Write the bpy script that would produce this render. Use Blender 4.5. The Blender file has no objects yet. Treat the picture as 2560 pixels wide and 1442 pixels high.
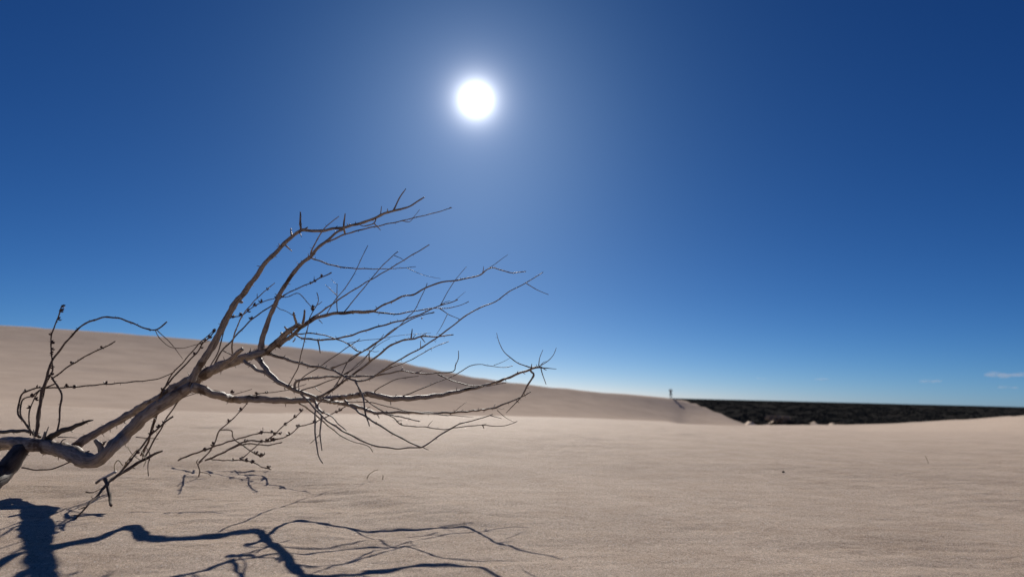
import bpy, bmesh, math, random
import numpy as np
from mathutils import Vector, Matrix

rnd = random.Random(11)
rng = np.random.default_rng(5)
scene = bpy.context.scene
COL = scene.collection

# ------------------------------------------------------------------ camera
PITCH, ROLL, CAM_H = 0.18220, 0.024995, 0.35
cam_data = bpy.data.cameras.new('camera')
cam_data.sensor_width = 36.0
cam_data.lens = 20.0
cam_data.clip_start = 0.02
cam_data.clip_end = 30000
cam_data.dof.use_dof = True
cam_data.dof.focus_distance = 1.68
cam_data.dof.aperture_fstop = 2.6
cam = bpy.data.objects.new('camera', cam_data)
COL.objects.link(cam)
fw = Vector((0, math.cos(PITCH), math.sin(PITCH)))
up0 = Vector((0, -math.sin(PITCH), math.cos(PITCH)))
rt0 = Vector((1, 0, 0))
rt = rt0 * math.cos(ROLL) + up0 * math.sin(ROLL)
up = up0 * math.cos(ROLL) - rt0 * math.sin(ROLL)
cam.matrix_world = Matrix(((rt.x, up.x, -fw.x, 0), (rt.y, up.y, -fw.y, 0), (rt.z, up.z, -fw.z, CAM_H), (0, 0, 0, 1)))
scene.camera = cam

# ------------------------------------------------------------------ sky and sun
SUN_DIR = Vector((-0.0677983, 0.8753071, 0.47879105)).normalized()
SUN_EL = math.asin(SUN_DIR.z)
world = bpy.data.worlds.new('World')
scene.world = world
world.use_nodes = True
nt = world.node_tree
nt.nodes.clear()
W = nt.nodes.new
Lk = nt.links.new
sky = W('ShaderNodeTexSky'); sky.sky_type = 'NISHITA'; sky.sun_disc = False
sky.sun_elevation = SUN_EL
sky.sun_rotation = math.atan2(SUN_DIR.x, SUN_DIR.y)
sky.altitude = 0; sky.air_density = 0.5; sky.dust_density = 0.25; sky.ozone_density = 5.0
SKY_STRENGTH = 0.1
# the camera's response: one power curve per channel over the whole sky
sep = W('ShaderNodeSeparateColor'); comb = W('ShaderNodeCombineColor'); Lk(sky.outputs[0], sep.inputs[0])
for ch, (g, k) in enumerate(((1.52, .140), (1.20, .325), (0.97, .630))):
    p = W('ShaderNodeMath'); p.operation = 'POWER'; p.inputs[1].default_value = g; Lk(sep.outputs[ch], p.inputs[0])
    m = W('ShaderNodeMath'); m.operation = 'MULTIPLY'; m.inputs[1].default_value = k; Lk(p.outputs[0], m.inputs[0]); Lk(m.outputs[0], comb.inputs[ch])
bg = W('ShaderNodeBackground'); bg.inputs['Strength'].default_value = SKY_STRENGTH
Lk(comb.outputs[0], bg.inputs['Color'])
# the sun itself and its aureole, both fixed to the sun's direction in the sky
geo = W('ShaderNodeTexCoord')
dot = W('ShaderNodeVectorMath'); dot.operation = 'DOT_PRODUCT'; dot.inputs[1].default_value = SUN_DIR
Lk(geo.outputs['Generated'], dot.inputs[0])
ac = W('ShaderNodeMath'); ac.operation = 'ARCCOSINE'; ac.use_clamp = False
Lk(dot.outputs['Value'], ac.inputs[0])
deg = W('ShaderNodeMath'); deg.operation = 'MULTIPLY'; deg.inputs[1].default_value = 57.29578
Lk(ac.outputs[0], deg.inputs[0])
def expo(width, amp, power=1.0):
    d = W('ShaderNodeMath'); d.operation = 'DIVIDE'; d.inputs[1].default_value = width; Lk(deg.outputs[0], d.inputs[0])
    p = W('ShaderNodeMath'); p.operation = 'POWER'; p.inputs[1].default_value = power; Lk(d.outputs[0], p.inputs[0])
    n = W('ShaderNodeMath'); n.operation = 'MULTIPLY'; n.inputs[1].default_value = -1; Lk(p.outputs[0], n.inputs[0])
    e = W('ShaderNodeMath'); e.operation = 'EXPONENT'; Lk(n.outputs[0], e.inputs[0])
    m = W('ShaderNodeMath'); m.operation = 'MULTIPLY'; m.inputs[1].default_value = amp; Lk(e.outputs[0], m.inputs[0])
    return m.outputs[0]
def bgadd(prev, fac, col):
    b = W('ShaderNodeBackground'); b.inputs['Color'].default_value = (*col, 1); Lk(fac, b.inputs['Strength'])
    a = W('ShaderNodeAddShader'); Lk(prev, a.inputs[0]); Lk(b.outputs[0], a.inputs[1])
    return a.outputs[0]
o = bg.outputs[0]
o = bgadd(o, expo(.7, 6.0, 1.1), (1.0, 0.99, 0.96))      # dazzling core
o = bgadd(o, expo(1.25, 1.6, 1.0), (0.95, 0.97, 1.0))     # tight aureole
o = bgadd(o, expo(3.2, 0.12, 1.0), (0.42, 0.50, 1.0))      # wide aureole
wo = W('ShaderNodeOutputWorld'); Lk(o, wo.inputs['Surface'])

sun_data = bpy.data.lights.new('sun_lamp', 'SUN')
sun_data.energy = 5.0
sun_data.angle = math.radians(0.53)
sun_data.color = (1.0, 0.945, 0.86)
sun = bpy.data.objects.new('sun_lamp', sun_data)
sun.rotation_euler = SUN_DIR.to_track_quat('Z', 'Y').to_euler()
COL.objects.link(sun)

vs = scene.view_settings
vs.view_transform = 'Standard'; vs.look = 'None'; vs.gamma = 1.0; vs.use_curve_mapping = False
vs.exposure = 0.0

# ------------------------------------------------------------------ measured data (world metres)
PARTS = [
 ('T','trunk','bush',None,'wood',None,[(-2.0254,2.14,0.0936,0.01956),(-1.9092,2.12,0.1122,0.02123),(-1.7997,2.09,0.1286,0.02369),(-1.7387,2.07,0.1372,0.02396),(-1.6685,2.04,0.136,0.0219),(-1.5952,2.02,0.1342,0.02071),(-1.5189,1.99,0.1295,0.0214),(-1.4385,1.95,0.1198,0.02225),(-1.3888,1.93,0.1079,0.02239),(-1.3396,1.91,0.1026,0.02207),(-1.3103,1.91,0.1132,0.02123),(-1.2783,1.9,0.1436,0.01972),(-1.3076,1.9938,0.1697,0.0193),(-1.2754,2.0015,0.2123,0.019),(-1.2341,2.0088,0.2559,0.01964),(-1.1891,2.0158,0.2906,0.02052),(-1.1507,2.017,0.3202,0.01933),(-1.1061,2.0301,0.3517,0.0157)],[],[[(-1.3095,1.9087,0.124,0.01074),(-1.3137,1.9034,0.1482,0.00776),(-1.3322,1.8982,0.1721,0.00481)],[(-1.3142,1.9051,0.1441,0.00469),(-1.2992,1.8947,0.1613,0.00338),(-1.2859,1.8842,0.1672,0.00209)],[(-1.5841,2.0133,0.153,0.00283),(-1.5855,2.0178,0.1781,0.00206),(-1.5851,2.0223,0.1991,0.00128)],[(-1.508,1.9846,0.1446,0.00279),(-1.4918,1.9718,0.1585,0.00201),(-1.4721,1.959,0.164,0.00124)],[(-1.5984,2.0215,0.1478,0.00711),(-1.5957,2.0226,0.1647,0.00516),(-1.5972,2.0236,0.1808,0.0032)],[(-1.391,1.9315,0.1157,0.00407),(-1.3733,1.9275,0.1277,0.00295),(-1.3625,1.9235,0.1311,0.00183)],[(-1.5263,1.9951,0.1663,0.0021),(-1.4883,1.9819,0.1685,0.00152),(-1.4439,1.9686,0.1681,0.00093)]]),
 ('D','lower_limb','bush',None,'dark','thick limb, darkened for shade, running down into the sand',[(-1.6689,2.03,0.1235,0.02427),(-1.6652,2.0,0.0937,0.02632),(-1.6669,1.97,0.0548,0.02726),(-1.6436,1.9,0.0192,0.02508),(-1.6181,1.8,-0.0504,0.02532)],[],[]),
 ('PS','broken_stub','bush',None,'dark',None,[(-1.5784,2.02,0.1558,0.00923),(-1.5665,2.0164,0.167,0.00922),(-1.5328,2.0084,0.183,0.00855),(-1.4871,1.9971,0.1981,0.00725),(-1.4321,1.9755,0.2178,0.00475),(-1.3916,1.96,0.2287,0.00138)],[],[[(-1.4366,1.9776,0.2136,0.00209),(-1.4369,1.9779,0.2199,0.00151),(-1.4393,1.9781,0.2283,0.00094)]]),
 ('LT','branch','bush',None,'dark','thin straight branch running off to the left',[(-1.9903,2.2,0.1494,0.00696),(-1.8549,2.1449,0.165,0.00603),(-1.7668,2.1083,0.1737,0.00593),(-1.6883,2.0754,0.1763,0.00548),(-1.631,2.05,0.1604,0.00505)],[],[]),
 ('Bm','main_branch','bush',None,'wood',None,[(-1.472,1.96,0.1244,0.01516),(-1.5527,2.0954,0.119,0.01549),(-1.5387,2.1029,0.1297,0.01484),(-1.5222,2.1367,0.1581,0.01348),(-1.491,2.1668,0.1867,0.01318),(-1.4548,2.1757,0.2103,0.01399),(-1.4041,2.173,0.2421,0.01452),(-1.3474,2.1497,0.2717,0.01472),(-1.2634,2.0994,0.3018,0.01579),(-1.1939,2.0738,0.336,0.01899),(-1.1199,2.0632,0.3744,0.01878),(-1.0538,2.0311,0.4031,0.01599),(-0.979,1.996,0.4284,0.01536),(-0.9126,1.9564,0.4456,0.01432),(-0.8287,1.86,0.4535,0.0129),(-0.7941,1.85,0.4615,0.01147),(-0.7559,1.83,0.484,0.01094),(-0.7203,1.81,0.515,0.00962),(-0.6832,1.79,0.5379,0.00689),(-0.6602,1.78,0.5462,0.00501)],[],[[(-0.6743,1.7866,0.5397,0.00565),(-0.6766,1.7727,0.5627,0.00407),(-0.6767,1.7588,0.5815,0.0025)],[(-0.655,1.78,0.5472,0.00501),(-0.6515,1.778,0.564,0.00363),(-0.6506,1.776,0.5931,0.00225)],[(-0.7071,1.8008,0.5296,0.0038),(-0.7078,1.7879,0.5335,0.00273),(-0.7086,1.775,0.5375,0.00169)],[(-0.7233,1.8081,0.5193,0.00318),(-0.7239,1.7958,0.5198,0.00229),(-0.7223,1.7835,0.5176,0.00141)],[(-0.9206,1.957,0.4455,0.00344),(-0.9455,1.9548,0.4542,0.00249),(-0.9836,1.9525,0.4697,0.00154)],[(-0.7249,1.8149,0.5099,0.00255),(-0.736,1.8247,0.5242,0.00186),(-0.7426,1.8345,0.5231,0.00116)],[(-0.6898,1.8081,0.4946,0.00254),(-0.6804,1.7968,0.4995,0.00183),(-0.6766,1.7855,0.5043,0.00113)],[(-0.8079,1.8548,0.4649,0.00391),(-0.7992,1.8465,0.4724,0.00282),(-0.7943,1.8382,0.4711,0.00175)]]),
 ('BS','broken_stub','bush',None,'wood',None,[(-0.9762,1.92,0.4047,0.00743),(-0.9531,1.91,0.4229,0.00688),(-0.9163,1.8951,0.4471,0.00666),(-0.8798,1.88,0.4722,0.00595)],[],[]),
 ('U1','branch','bush',None,'wood','tallest branch rising left to right against the sky',[(-1.0529,1.91,0.3643,0.01276),(-1.041,1.91,0.3961,0.01199),(-1.0192,1.91,0.4349,0.0112),(-0.9862,1.91,0.505,0.01033),(-0.9585,1.91,0.5787,0.00946),(-0.9302,1.9084,0.6338,0.00878),(-0.8977,1.9062,0.6812,0.00815),(-0.8728,1.9044,0.7231,0.00761),(-0.8465,1.9025,0.7667,0.00736),(-0.8201,1.901,0.7966,0.0073),(-0.7934,1.899,0.8265,0.00687),(-0.765,1.8959,0.8576,0.00641),(-0.7371,1.8933,0.8789,0.00604),(-0.7208,1.892,0.8861,0.00585),(-0.685,1.8894,0.8806,0.00548),(-0.6349,1.8858,0.8865,0.00496),(-0.5835,1.882,0.8939,0.00463),(-0.5547,1.8797,0.901,0.00463),(-0.5071,1.8726,0.9129,0.00426),(-0.4658,1.866,0.9304,0.00386),(-0.4355,1.8613,0.9424,0.00368),(-0.4066,1.8568,0.9517,0.00338),(-0.3816,1.8531,0.9554,0.00299),(-0.3434,1.8471,0.9699,0.00244),(-0.3044,1.84,0.9969,0.00194)],[],[[(-0.7306,1.8925,0.8812,0.00466),(-0.7375,1.8964,0.9193,0.00338),(-0.7427,1.9002,0.9511,0.0021)],[(-0.7613,1.8953,0.8615,0.004),(-0.7696,1.9087,0.8783,0.00292),(-0.7781,1.9221,0.8974,0.00182)],[(-0.7243,1.8925,0.8814,0.00399),(-0.7175,1.8949,0.8909,0.0029),(-0.7105,1.8972,0.8974,0.0018)],[(-0.7989,1.8992,0.8227,0.00267),(-0.8011,1.8961,0.8282,0.00193),(-0.8027,1.893,0.836,0.0012)],[(-0.7801,1.898,0.8292,0.00267),(-0.7747,1.9123,0.8244,0.00195),(-0.768,1.9265,0.8174,0.00122)],[(-0.5811,1.8817,0.8906,0.00331),(-0.5779,1.8681,0.9146,0.00238),(-0.5728,1.8545,0.9364,0.00147)],[(-0.5835,1.8817,0.8926,0.00463),(-0.5817,1.8924,0.885,0.00338),(-0.5825,1.9032,0.8771,0.00211)],[(-0.4547,1.8644,0.9332,0.00197),(-0.4523,1.8581,0.9494,0.00142),(-0.4498,1.8518,0.9634,0.00088)],[(-0.4326,1.8617,0.9424,0.00262),(-0.4286,1.851,0.9468,0.00189),(-0.4262,1.8404,0.9507,0.00116)],[(-0.4104,1.8563,0.949,0.00326),(-0.3899,1.8448,0.9898,0.00235),(-0.367,1.8333,1.0218,0.00145)],[(-0.4701,1.8671,0.9237,0.00263),(-0.4751,1.8614,0.9066,0.00214),(-0.5057,1.8556,0.892,0.00165),(-0.5178,1.8499,0.8956,0.00117)],[(-0.4772,1.8698,0.9091,0.00197),(-0.4662,1.8793,0.8992,0.00144),(-0.456,1.8888,0.8894,0.0009)],[(-0.737,1.8939,0.877,0.002),(-0.7274,1.8843,0.8658,0.00144),(-0.7197,1.8747,0.8551,0.00089)],[(-0.9227,1.9085,0.6342,0.00604),(-0.9152,1.9109,0.6315,0.00438),(-0.9135,1.9134,0.6327,0.00272)],[(-0.5647,1.8802,0.8992,0.00264),(-0.5623,1.8844,0.907,0.00192),(-0.564,1.8886,0.909,0.0012)]]),
 ('U2','branch','bush',None,'wood','second tall branch just right of the tallest',[(-0.8067,1.855,0.4563,0.01305),(-0.8087,1.8541,0.4799,0.01119),(-0.8043,1.8524,0.5195,0.00876),(-0.7894,1.85,0.5796,0.00747),(-0.7707,1.85,0.6327,0.00673),(-0.7546,1.85,0.674,0.00616),(-0.7312,1.852,0.7161,0.00586),(-0.7042,1.856,0.7593,0.00554),(-0.6788,1.8588,0.7837,0.00509),(-0.6576,1.8616,0.8123,0.00464),(-0.6284,1.865,0.8437,0.0041),(-0.6025,1.8678,0.8686,0.00365),(-0.5786,1.87,0.8841,0.00329)],[],[[(-0.6826,1.8585,0.7814,0.00196),(-0.6837,1.8546,0.7866,0.00142),(-0.6838,1.8508,0.7928,0.00088)],[(-0.6986,1.8564,0.7637,0.00326),(-0.7036,1.8579,0.7672,0.00237),(-0.7079,1.8593,0.7695,0.00147)],[(-0.7294,1.8524,0.7162,0.00195),(-0.7266,1.8393,0.7178,0.00141),(-0.7234,1.8261,0.7191,0.00087)],[(-0.6675,1.8598,0.7905,0.00196),(-0.6588,1.8466,0.7896,0.00141),(-0.6529,1.8334,0.7869,0.00087)],[(-0.8059,1.8526,0.5155,0.00195),(-0.8086,1.8438,0.5205,0.00141),(-0.8031,1.835,0.5236,0.00087)]]),
 ('U2a','twig','bush','U2','wood',None,[(-0.6277,1.8646,0.8359,0.00262),(-0.5692,1.8551,0.8616,0.00238),(-0.5064,1.8456,0.8788,0.00214),(-0.4353,1.8349,0.8932,0.00187),(-0.3689,1.8248,0.9066,0.00162),(-0.3277,1.8185,0.9163,0.0015),(-0.2662,1.809,0.9296,0.00138),(-0.2094,1.8,0.9458,0.00127)],[],[[(-0.373,1.8252,0.9067,0.00141),(-0.3494,1.8306,0.9046,0.00116),(-0.335,1.836,0.9237,0.0009),(-0.3182,1.8414,0.9516,0.00064)],[(-0.2136,1.8011,0.9444,0.00222),(-0.2094,1.7989,0.9479,0.00161),(-0.2042,1.7968,0.9449,0.001)]]),
 ('U2b','twig','bush','U2','wood',None,[(-0.6796,1.8592,0.7921,0.00222),(-0.6474,1.8245,0.8362,0.00182),(-0.6123,1.7939,0.8699,0.00148),(-0.5624,1.76,0.8958,0.00111)],[],[]),
 ('U2c','twig','bush','U2','wood',None,[(-0.6762,1.8585,0.7794,0.00235),(-0.6319,1.8459,0.763,0.00217),(-0.5863,1.8329,0.7487,0.00199),(-0.5331,1.8178,0.7393,0.00177),(-0.4683,1.7992,0.734,0.00152),(-0.3924,1.7768,0.7311,0.00121),(-0.3349,1.7594,0.7326,0.00098),(-0.3045,1.75,0.7341,0.00086)],[],[[(-0.3348,1.7592,0.7325,0.00111),(-0.3101,1.7536,0.7202,0.00091),(-0.2662,1.748,0.7045,0.0007),(-0.2238,1.7425,0.697,0.0005)]]),
 ('M2','branch','bush',None,'wood','branch that carries the fan of thin twigs to the right',[(-0.7441,1.83,0.4796,0.00708),(-0.723,1.8224,0.4956,0.00681),(-0.6999,1.8141,0.5134,0.00651),(-0.6617,1.8004,0.5416,0.00602),(-0.6236,1.7876,0.5642,0.00558),(-0.5852,1.7755,0.5761,0.00519),(-0.5387,1.7599,0.5822,0.00495),(-0.4887,1.7431,0.5846,0.00488),(-0.447,1.729,0.5844,0.00448),(-0.4208,1.72,0.5848,0.00423)],[],[[(-0.6057,1.7822,0.5621,0.00188),(-0.6009,1.7848,0.5584,0.00136),(-0.5948,1.7873,0.5516,0.00085)],[(-0.5426,1.7607,0.584,0.00186),(-0.5486,1.7593,0.6423,0.00135),(-0.5491,1.7579,0.6751,0.00083)],[(-0.5499,1.7607,0.64,0.00155),(-0.5677,1.7547,0.6554,0.00112),(-0.5835,1.7487,0.6689,0.00069)],[(-0.5509,1.7586,0.6727,0.0008),(-0.5631,1.7675,0.6813,0.00059),(-0.5757,1.7763,0.6937,0.00037)]]),
 ('M2a','twig','bush','M2','wood',None,[(-0.4208,1.72,0.5848,0.00333),(-0.3965,1.7142,0.6002,0.00314),(-0.3618,1.7065,0.6171,0.0029),(-0.3271,1.6991,0.6306,0.00267),(-0.2992,1.6935,0.6355,0.00258),(-0.2684,1.6865,0.6506,0.00247),(-0.2307,1.6782,0.6671,0.00233),(-0.1897,1.6697,0.6752,0.0022),(-0.1488,1.6614,0.6797,0.00206),(-0.1118,1.6536,0.6876,0.00187),(-0.0917,1.6492,0.6939,0.00175),(-0.0787,1.6455,0.7055,0.00165),(-0.0588,1.641,0.7135,0.00153),(-0.0386,1.6367,0.7072,0.00144),(-0.0053,1.6296,0.697,0.00131),(0.0177,1.6247,0.6984,0.00122),(0.0399,1.62,0.6996,0.00114)],[],[[(-0.0787,1.6454,0.7054,0.00139),(-0.0626,1.6514,0.7191,0.00114),(-0.0465,1.6574,0.7329,0.00089),(-0.0152,1.6633,0.7593,0.00063)],[(-0.0879,1.6471,0.6987,0.00145),(-0.0858,1.6394,0.7066,0.00104),(-0.085,1.6318,0.7148,0.00065)],[(-0.3008,1.6929,0.6371,0.00208),(-0.2976,1.6951,0.6334,0.00151),(-0.297,1.6973,0.6345,0.00094)]]),
 ('M2b','twig','bush','M2','wood',None,[(-0.4208,1.72,0.5848,0.00242),(-0.3852,1.7153,0.5798,0.00227),(-0.3429,1.7098,0.5784,0.0021),(-0.2911,1.7027,0.5873,0.00188),(-0.2465,1.6967,0.5945,0.00165),(-0.2156,1.6925,0.5963,0.00147),(-0.1882,1.6888,0.5965,0.00132),(-0.1544,1.684,0.6051,0.00111),(-0.1277,1.68,0.617,0.00095)],[],[[(-0.2156,1.6922,0.5952,0.00155),(-0.1913,1.693,0.5799,0.00126),(-0.1741,1.6937,0.572,0.00098),(-0.1529,1.6945,0.564,0.0007)],[(-0.1909,1.6895,0.5794,0.00119),(-0.2043,1.7007,0.5517,0.00087),(-0.2251,1.712,0.5177,0.00054)]]),
 ('M2c','twig','bush','M2','wood',None,[(-0.6523,1.7961,0.5538,0.00253),(-0.5831,1.7641,0.5942,0.00228),(-0.525,1.7366,0.6284,0.00207),(-0.4457,1.6994,0.6692,0.0018),(-0.3721,1.6646,0.7038,0.00164),(-0.3114,1.6345,0.7344,0.0015),(-0.2429,1.6,0.7671,0.00135)],[],[]),
 ('M2d','twig','bush','M2','wood',None,[(-0.5193,1.7525,0.5852,0.00173),(-0.474,1.7376,0.6405,0.00157),(-0.4393,1.7262,0.6818,0.00146),(-0.4048,1.7149,0.7228,0.00134),(-0.3649,1.7033,0.7602,0.00123),(-0.352,1.7,0.7693,0.0012)],[],[[(-0.3648,1.7036,0.7575,0.00108),(-0.3431,1.7104,0.7501,0.00078),(-0.3342,1.7173,0.7423,0.00049)]]),
 ('M2e','twig','bush','M2','wood',None,[(-0.5817,1.7749,0.5779,0.00162),(-0.5545,1.7761,0.6307,0.00148),(-0.5227,1.7772,0.6751,0.00134),(-0.4982,1.7783,0.7273,0.0012),(-0.4804,1.7794,0.7759,0.00108),(-0.4676,1.78,0.807,0.001)],[],[]),
 ('h','twig','bush','Bm','wood',None,[(-0.6956,1.8008,0.521,0.00317),(-0.6749,1.7951,0.5127,0.00312),(-0.6545,1.7894,0.5049,0.00307),(-0.6035,1.7758,0.4996,0.00295),(-0.55,1.7613,0.5013,0.00282),(-0.4942,1.7454,0.5117,0.00268),(-0.4287,1.7257,0.5318,0.00243),(-0.3571,1.7042,0.55,0.00216),(-0.3042,1.6881,0.5629,0.00196),(-0.2627,1.6748,0.5773,0.0018),(-0.2183,1.66,0.5964,0.00162),(-0.1845,1.6491,0.6056,0.00149),(-0.157,1.64,0.6155,0.00138)],[],[[(-0.602,1.7763,0.5008,0.00281),(-0.5949,1.7699,0.4836,0.00203),(-0.5864,1.7635,0.4583,0.00126)],[(-0.2117,1.6591,0.5971,0.00128),(-0.1764,1.6735,0.671,0.00094),(-0.1398,1.6879,0.7249,0.00059)],[(-0.1644,1.6427,0.6135,0.00081),(-0.1507,1.6313,0.6235,0.00058),(-0.1333,1.6198,0.6368,0.00036)],[(-0.2082,1.6564,0.6011,0.00116),(-0.195,1.6539,0.6094,0.00084),(-0.1801,1.6514,0.6127,0.00052)]]),
 ('i','twig','bush','Bm','wood',None,[(-0.6817,1.7935,0.5159,0.00221),(-0.6307,1.7783,0.5193,0.00206),(-0.5874,1.7654,0.5148,0.00194),(-0.5478,1.7532,0.5041,0.00185),(-0.4969,1.737,0.4867,0.00183),(-0.4646,1.725,0.4644,0.00182),(-0.4489,1.72,0.462,0.00181)],[],[[(-0.4972,1.7374,0.4884,0.0011),(-0.4484,1.7452,0.4989,0.00098),(-0.3988,1.7529,0.506,0.00087),(-0.3524,1.7606,0.5167,0.00075),(-0.2983,1.7683,0.5241,0.00063),(-0.2499,1.776,0.5286,0.00051)],[(-0.5009,1.7387,0.4885,0.00122),(-0.4768,1.7282,0.4797,0.00088),(-0.4594,1.7178,0.464,0.00054)]]),
 ('Mf','branch','bush',None,'wood',None,[(-0.8674,1.87,0.4325,0.00526),(-0.807,1.831,0.4052,0.00479),(-0.7582,1.8002,0.3903,0.00443),(-0.7222,1.784,0.3711,0.00439),(-0.6666,1.76,0.3503,0.00433)],[],[]),
 ('M','branch','bush',None,'wood','branch dropping from the main fork to the tangle of twigs',[(-0.8253,1.86,0.4459,0.00785),(-0.8077,1.8461,0.4352,0.00756),(-0.7824,1.8242,0.4169,0.00712),(-0.747,1.7945,0.3904,0.00649),(-0.7028,1.7677,0.3651,0.00622),(-0.6696,1.7681,0.3503,0.00584),(-0.653,1.775,0.3411,0.00562),(-0.6274,1.7913,0.3333,0.00567),(-0.6137,1.8038,0.3262,0.00546),(-0.5968,1.82,0.3143,0.00512)],[],[[(-0.6876,1.7679,0.3498,0.00186),(-0.6849,1.7676,0.3447,0.00135),(-0.6852,1.7672,0.3424,0.00084)],[(-0.6747,1.768,0.3586,0.00311),(-0.6641,1.7542,0.3563,0.00224),(-0.6556,1.7404,0.357,0.00138)]]),
 ('g','twig','bush','M','wood',None,[(-0.6754,1.768,0.3598,0.00199),(-0.6442,1.7465,0.4118,0.00182),(-0.6283,1.7252,0.4676,0.00165),(-0.6099,1.702,0.5273,0.00148),(-0.6039,1.6917,0.5539,0.0014),(-0.5775,1.6732,0.5964,0.00126),(-0.5732,1.6668,0.6124,0.00122),(-0.5771,1.66,0.6291,0.00117)],[],[[(-0.5788,1.6746,0.5946,0.00153),(-0.5749,1.6797,0.5972,0.00111),(-0.5672,1.6847,0.6057,0.00069)]]),
 ('o','twig','bush','M','wood',None,[(-0.6565,1.7729,0.347,0.00374),(-0.6592,1.7706,0.359,0.00365),(-0.6532,1.7683,0.37,0.00357),(-0.6341,1.7647,0.3764,0.00344),(-0.5623,1.752,0.3851,0.00302),(-0.4896,1.7392,0.389,0.00278),(-0.419,1.7266,0.3903,0.00254),(-0.3673,1.7178,0.3984,0.00238),(-0.3225,1.7114,0.4076,0.00225),(-0.2636,1.7031,0.4005,0.00206),(-0.2131,1.696,0.4039,0.00186),(-0.1667,1.6893,0.4094,0.00149),(-0.1601,1.6865,0.427,0.0013),(-0.1525,1.6834,0.4469,0.00107),(-0.1531,1.68,0.4701,0.00083)],[],[[(-0.3235,1.7112,0.4071,0.00241),(-0.3229,1.7191,0.4131,0.00175),(-0.3231,1.7271,0.419,0.00109)],[(-0.2814,1.7058,0.4026,0.00156),(-0.2703,1.708,0.4063,0.00113),(-0.2602,1.7101,0.4126,0.0007)],[(-0.6086,1.7603,0.3805,0.00217),(-0.6095,1.7716,0.3858,0.00158),(-0.6116,1.7829,0.3854,0.00099)]]),
 ('oa','twig','bush','o','wood',None,[(-0.213,1.6963,0.4004,0.00191),(-0.1776,1.6795,0.3857,0.00177),(-0.1262,1.6555,0.3716,0.00157),(-0.0768,1.6325,0.3681,0.00138),(-0.0448,1.6172,0.372,0.00126),(-0.0101,1.6,0.3792,0.00113)],[],[]),
 ('n','branch','bush',None,'wood',None,[(-0.7858,1.85,0.4565,0.0052),(-0.7701,1.8439,0.4539,0.00501),(-0.7042,1.8174,0.4374,0.00417),(-0.6343,1.7886,0.4213,0.00382),(-0.5457,1.7513,0.4084,0.0031),(-0.5167,1.7434,0.3944,0.00307),(-0.4885,1.7365,0.3841,0.00305),(-0.4555,1.7285,0.3741,0.00286),(-0.4304,1.7224,0.3793,0.00263),(-0.3995,1.7141,0.3928,0.00227),(-0.3496,1.7,0.4206,0.00149)],[],[[(-0.5468,1.7517,0.4123,0.00185),(-0.5384,1.7461,0.4156,0.00134),(-0.53,1.7405,0.4173,0.00083)],[(-0.4557,1.7288,0.375,0.00182),(-0.461,1.7347,0.38,0.00133),(-0.465,1.7405,0.3784,0.00083)]]),
 ('na','twig','bush','n','wood',None,[(-0.4632,1.7305,0.3739,0.00256),(-0.4409,1.7072,0.3484,0.00237),(-0.4251,1.688,0.3269,0.00222),(-0.4056,1.6503,0.2831,0.00187),(-0.3847,1.62,0.2511,0.00137)],[],[]),
 ('nb','twig','bush','n','wood',None,[(-0.4577,1.7288,0.3705,0.00207),(-0.4436,1.7456,0.3319,0.00203),(-0.4053,1.7665,0.2993,0.00198),(-0.3571,1.7896,0.2699,0.00192),(-0.3276,1.8109,0.2455,0.00188),(-0.2626,1.87,0.2378,0.00179),(-0.2133,1.9124,0.2289,0.00172),(-0.1621,1.9531,0.2355,0.00163),(-0.0892,1.9906,0.2418,0.00142),(-0.0323,2.0186,0.2376,0.00127),(0.0104,2.0396,0.2457,0.00114),(0.0299,2.05,0.2552,0.00108)],[],[[(-0.0889,1.989,0.2421,0.0021),(-0.0858,1.9918,0.2364,0.00152),(-0.0841,1.9946,0.23,0.00095)],[(-0.0908,1.989,0.2428,0.00168),(-0.0833,1.9914,0.2436,0.00122),(-0.0746,1.9938,0.246,0.00076)],[(-0.2596,1.8712,0.2371,0.00118),(-0.2528,1.8699,0.248,0.00086),(-0.2438,1.8686,0.2577,0.00053)],[(-0.3459,1.8005,0.2553,0.00165),(-0.3394,1.8107,0.259,0.0012),(-0.3314,1.8209,0.258,0.00075)],[(-0.3327,1.8055,0.251,0.00203),(-0.3315,1.8188,0.247,0.00148),(-0.3312,1.8322,0.2425,0.00093)],[(-0.0412,2.0144,0.292,0.00127),(-0.0132,2.0136,0.2691,0.00092),(0.0191,2.0129,0.2525,0.00057)]]),
 ('p','twig','bush','M','wood',None,[(-0.6426,1.7801,0.3414,0.00213),(-0.6025,1.7778,0.3557,0.00194),(-0.5406,1.7742,0.3802,0.00163),(-0.4996,1.7718,0.3994,0.00143),(-0.4662,1.7696,0.4234,0.00124)],[],[[(-0.5977,1.7776,0.3538,0.0015),(-0.5829,1.7644,0.3455,0.00108),(-0.567,1.7512,0.3385,0.00067)]]),
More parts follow.
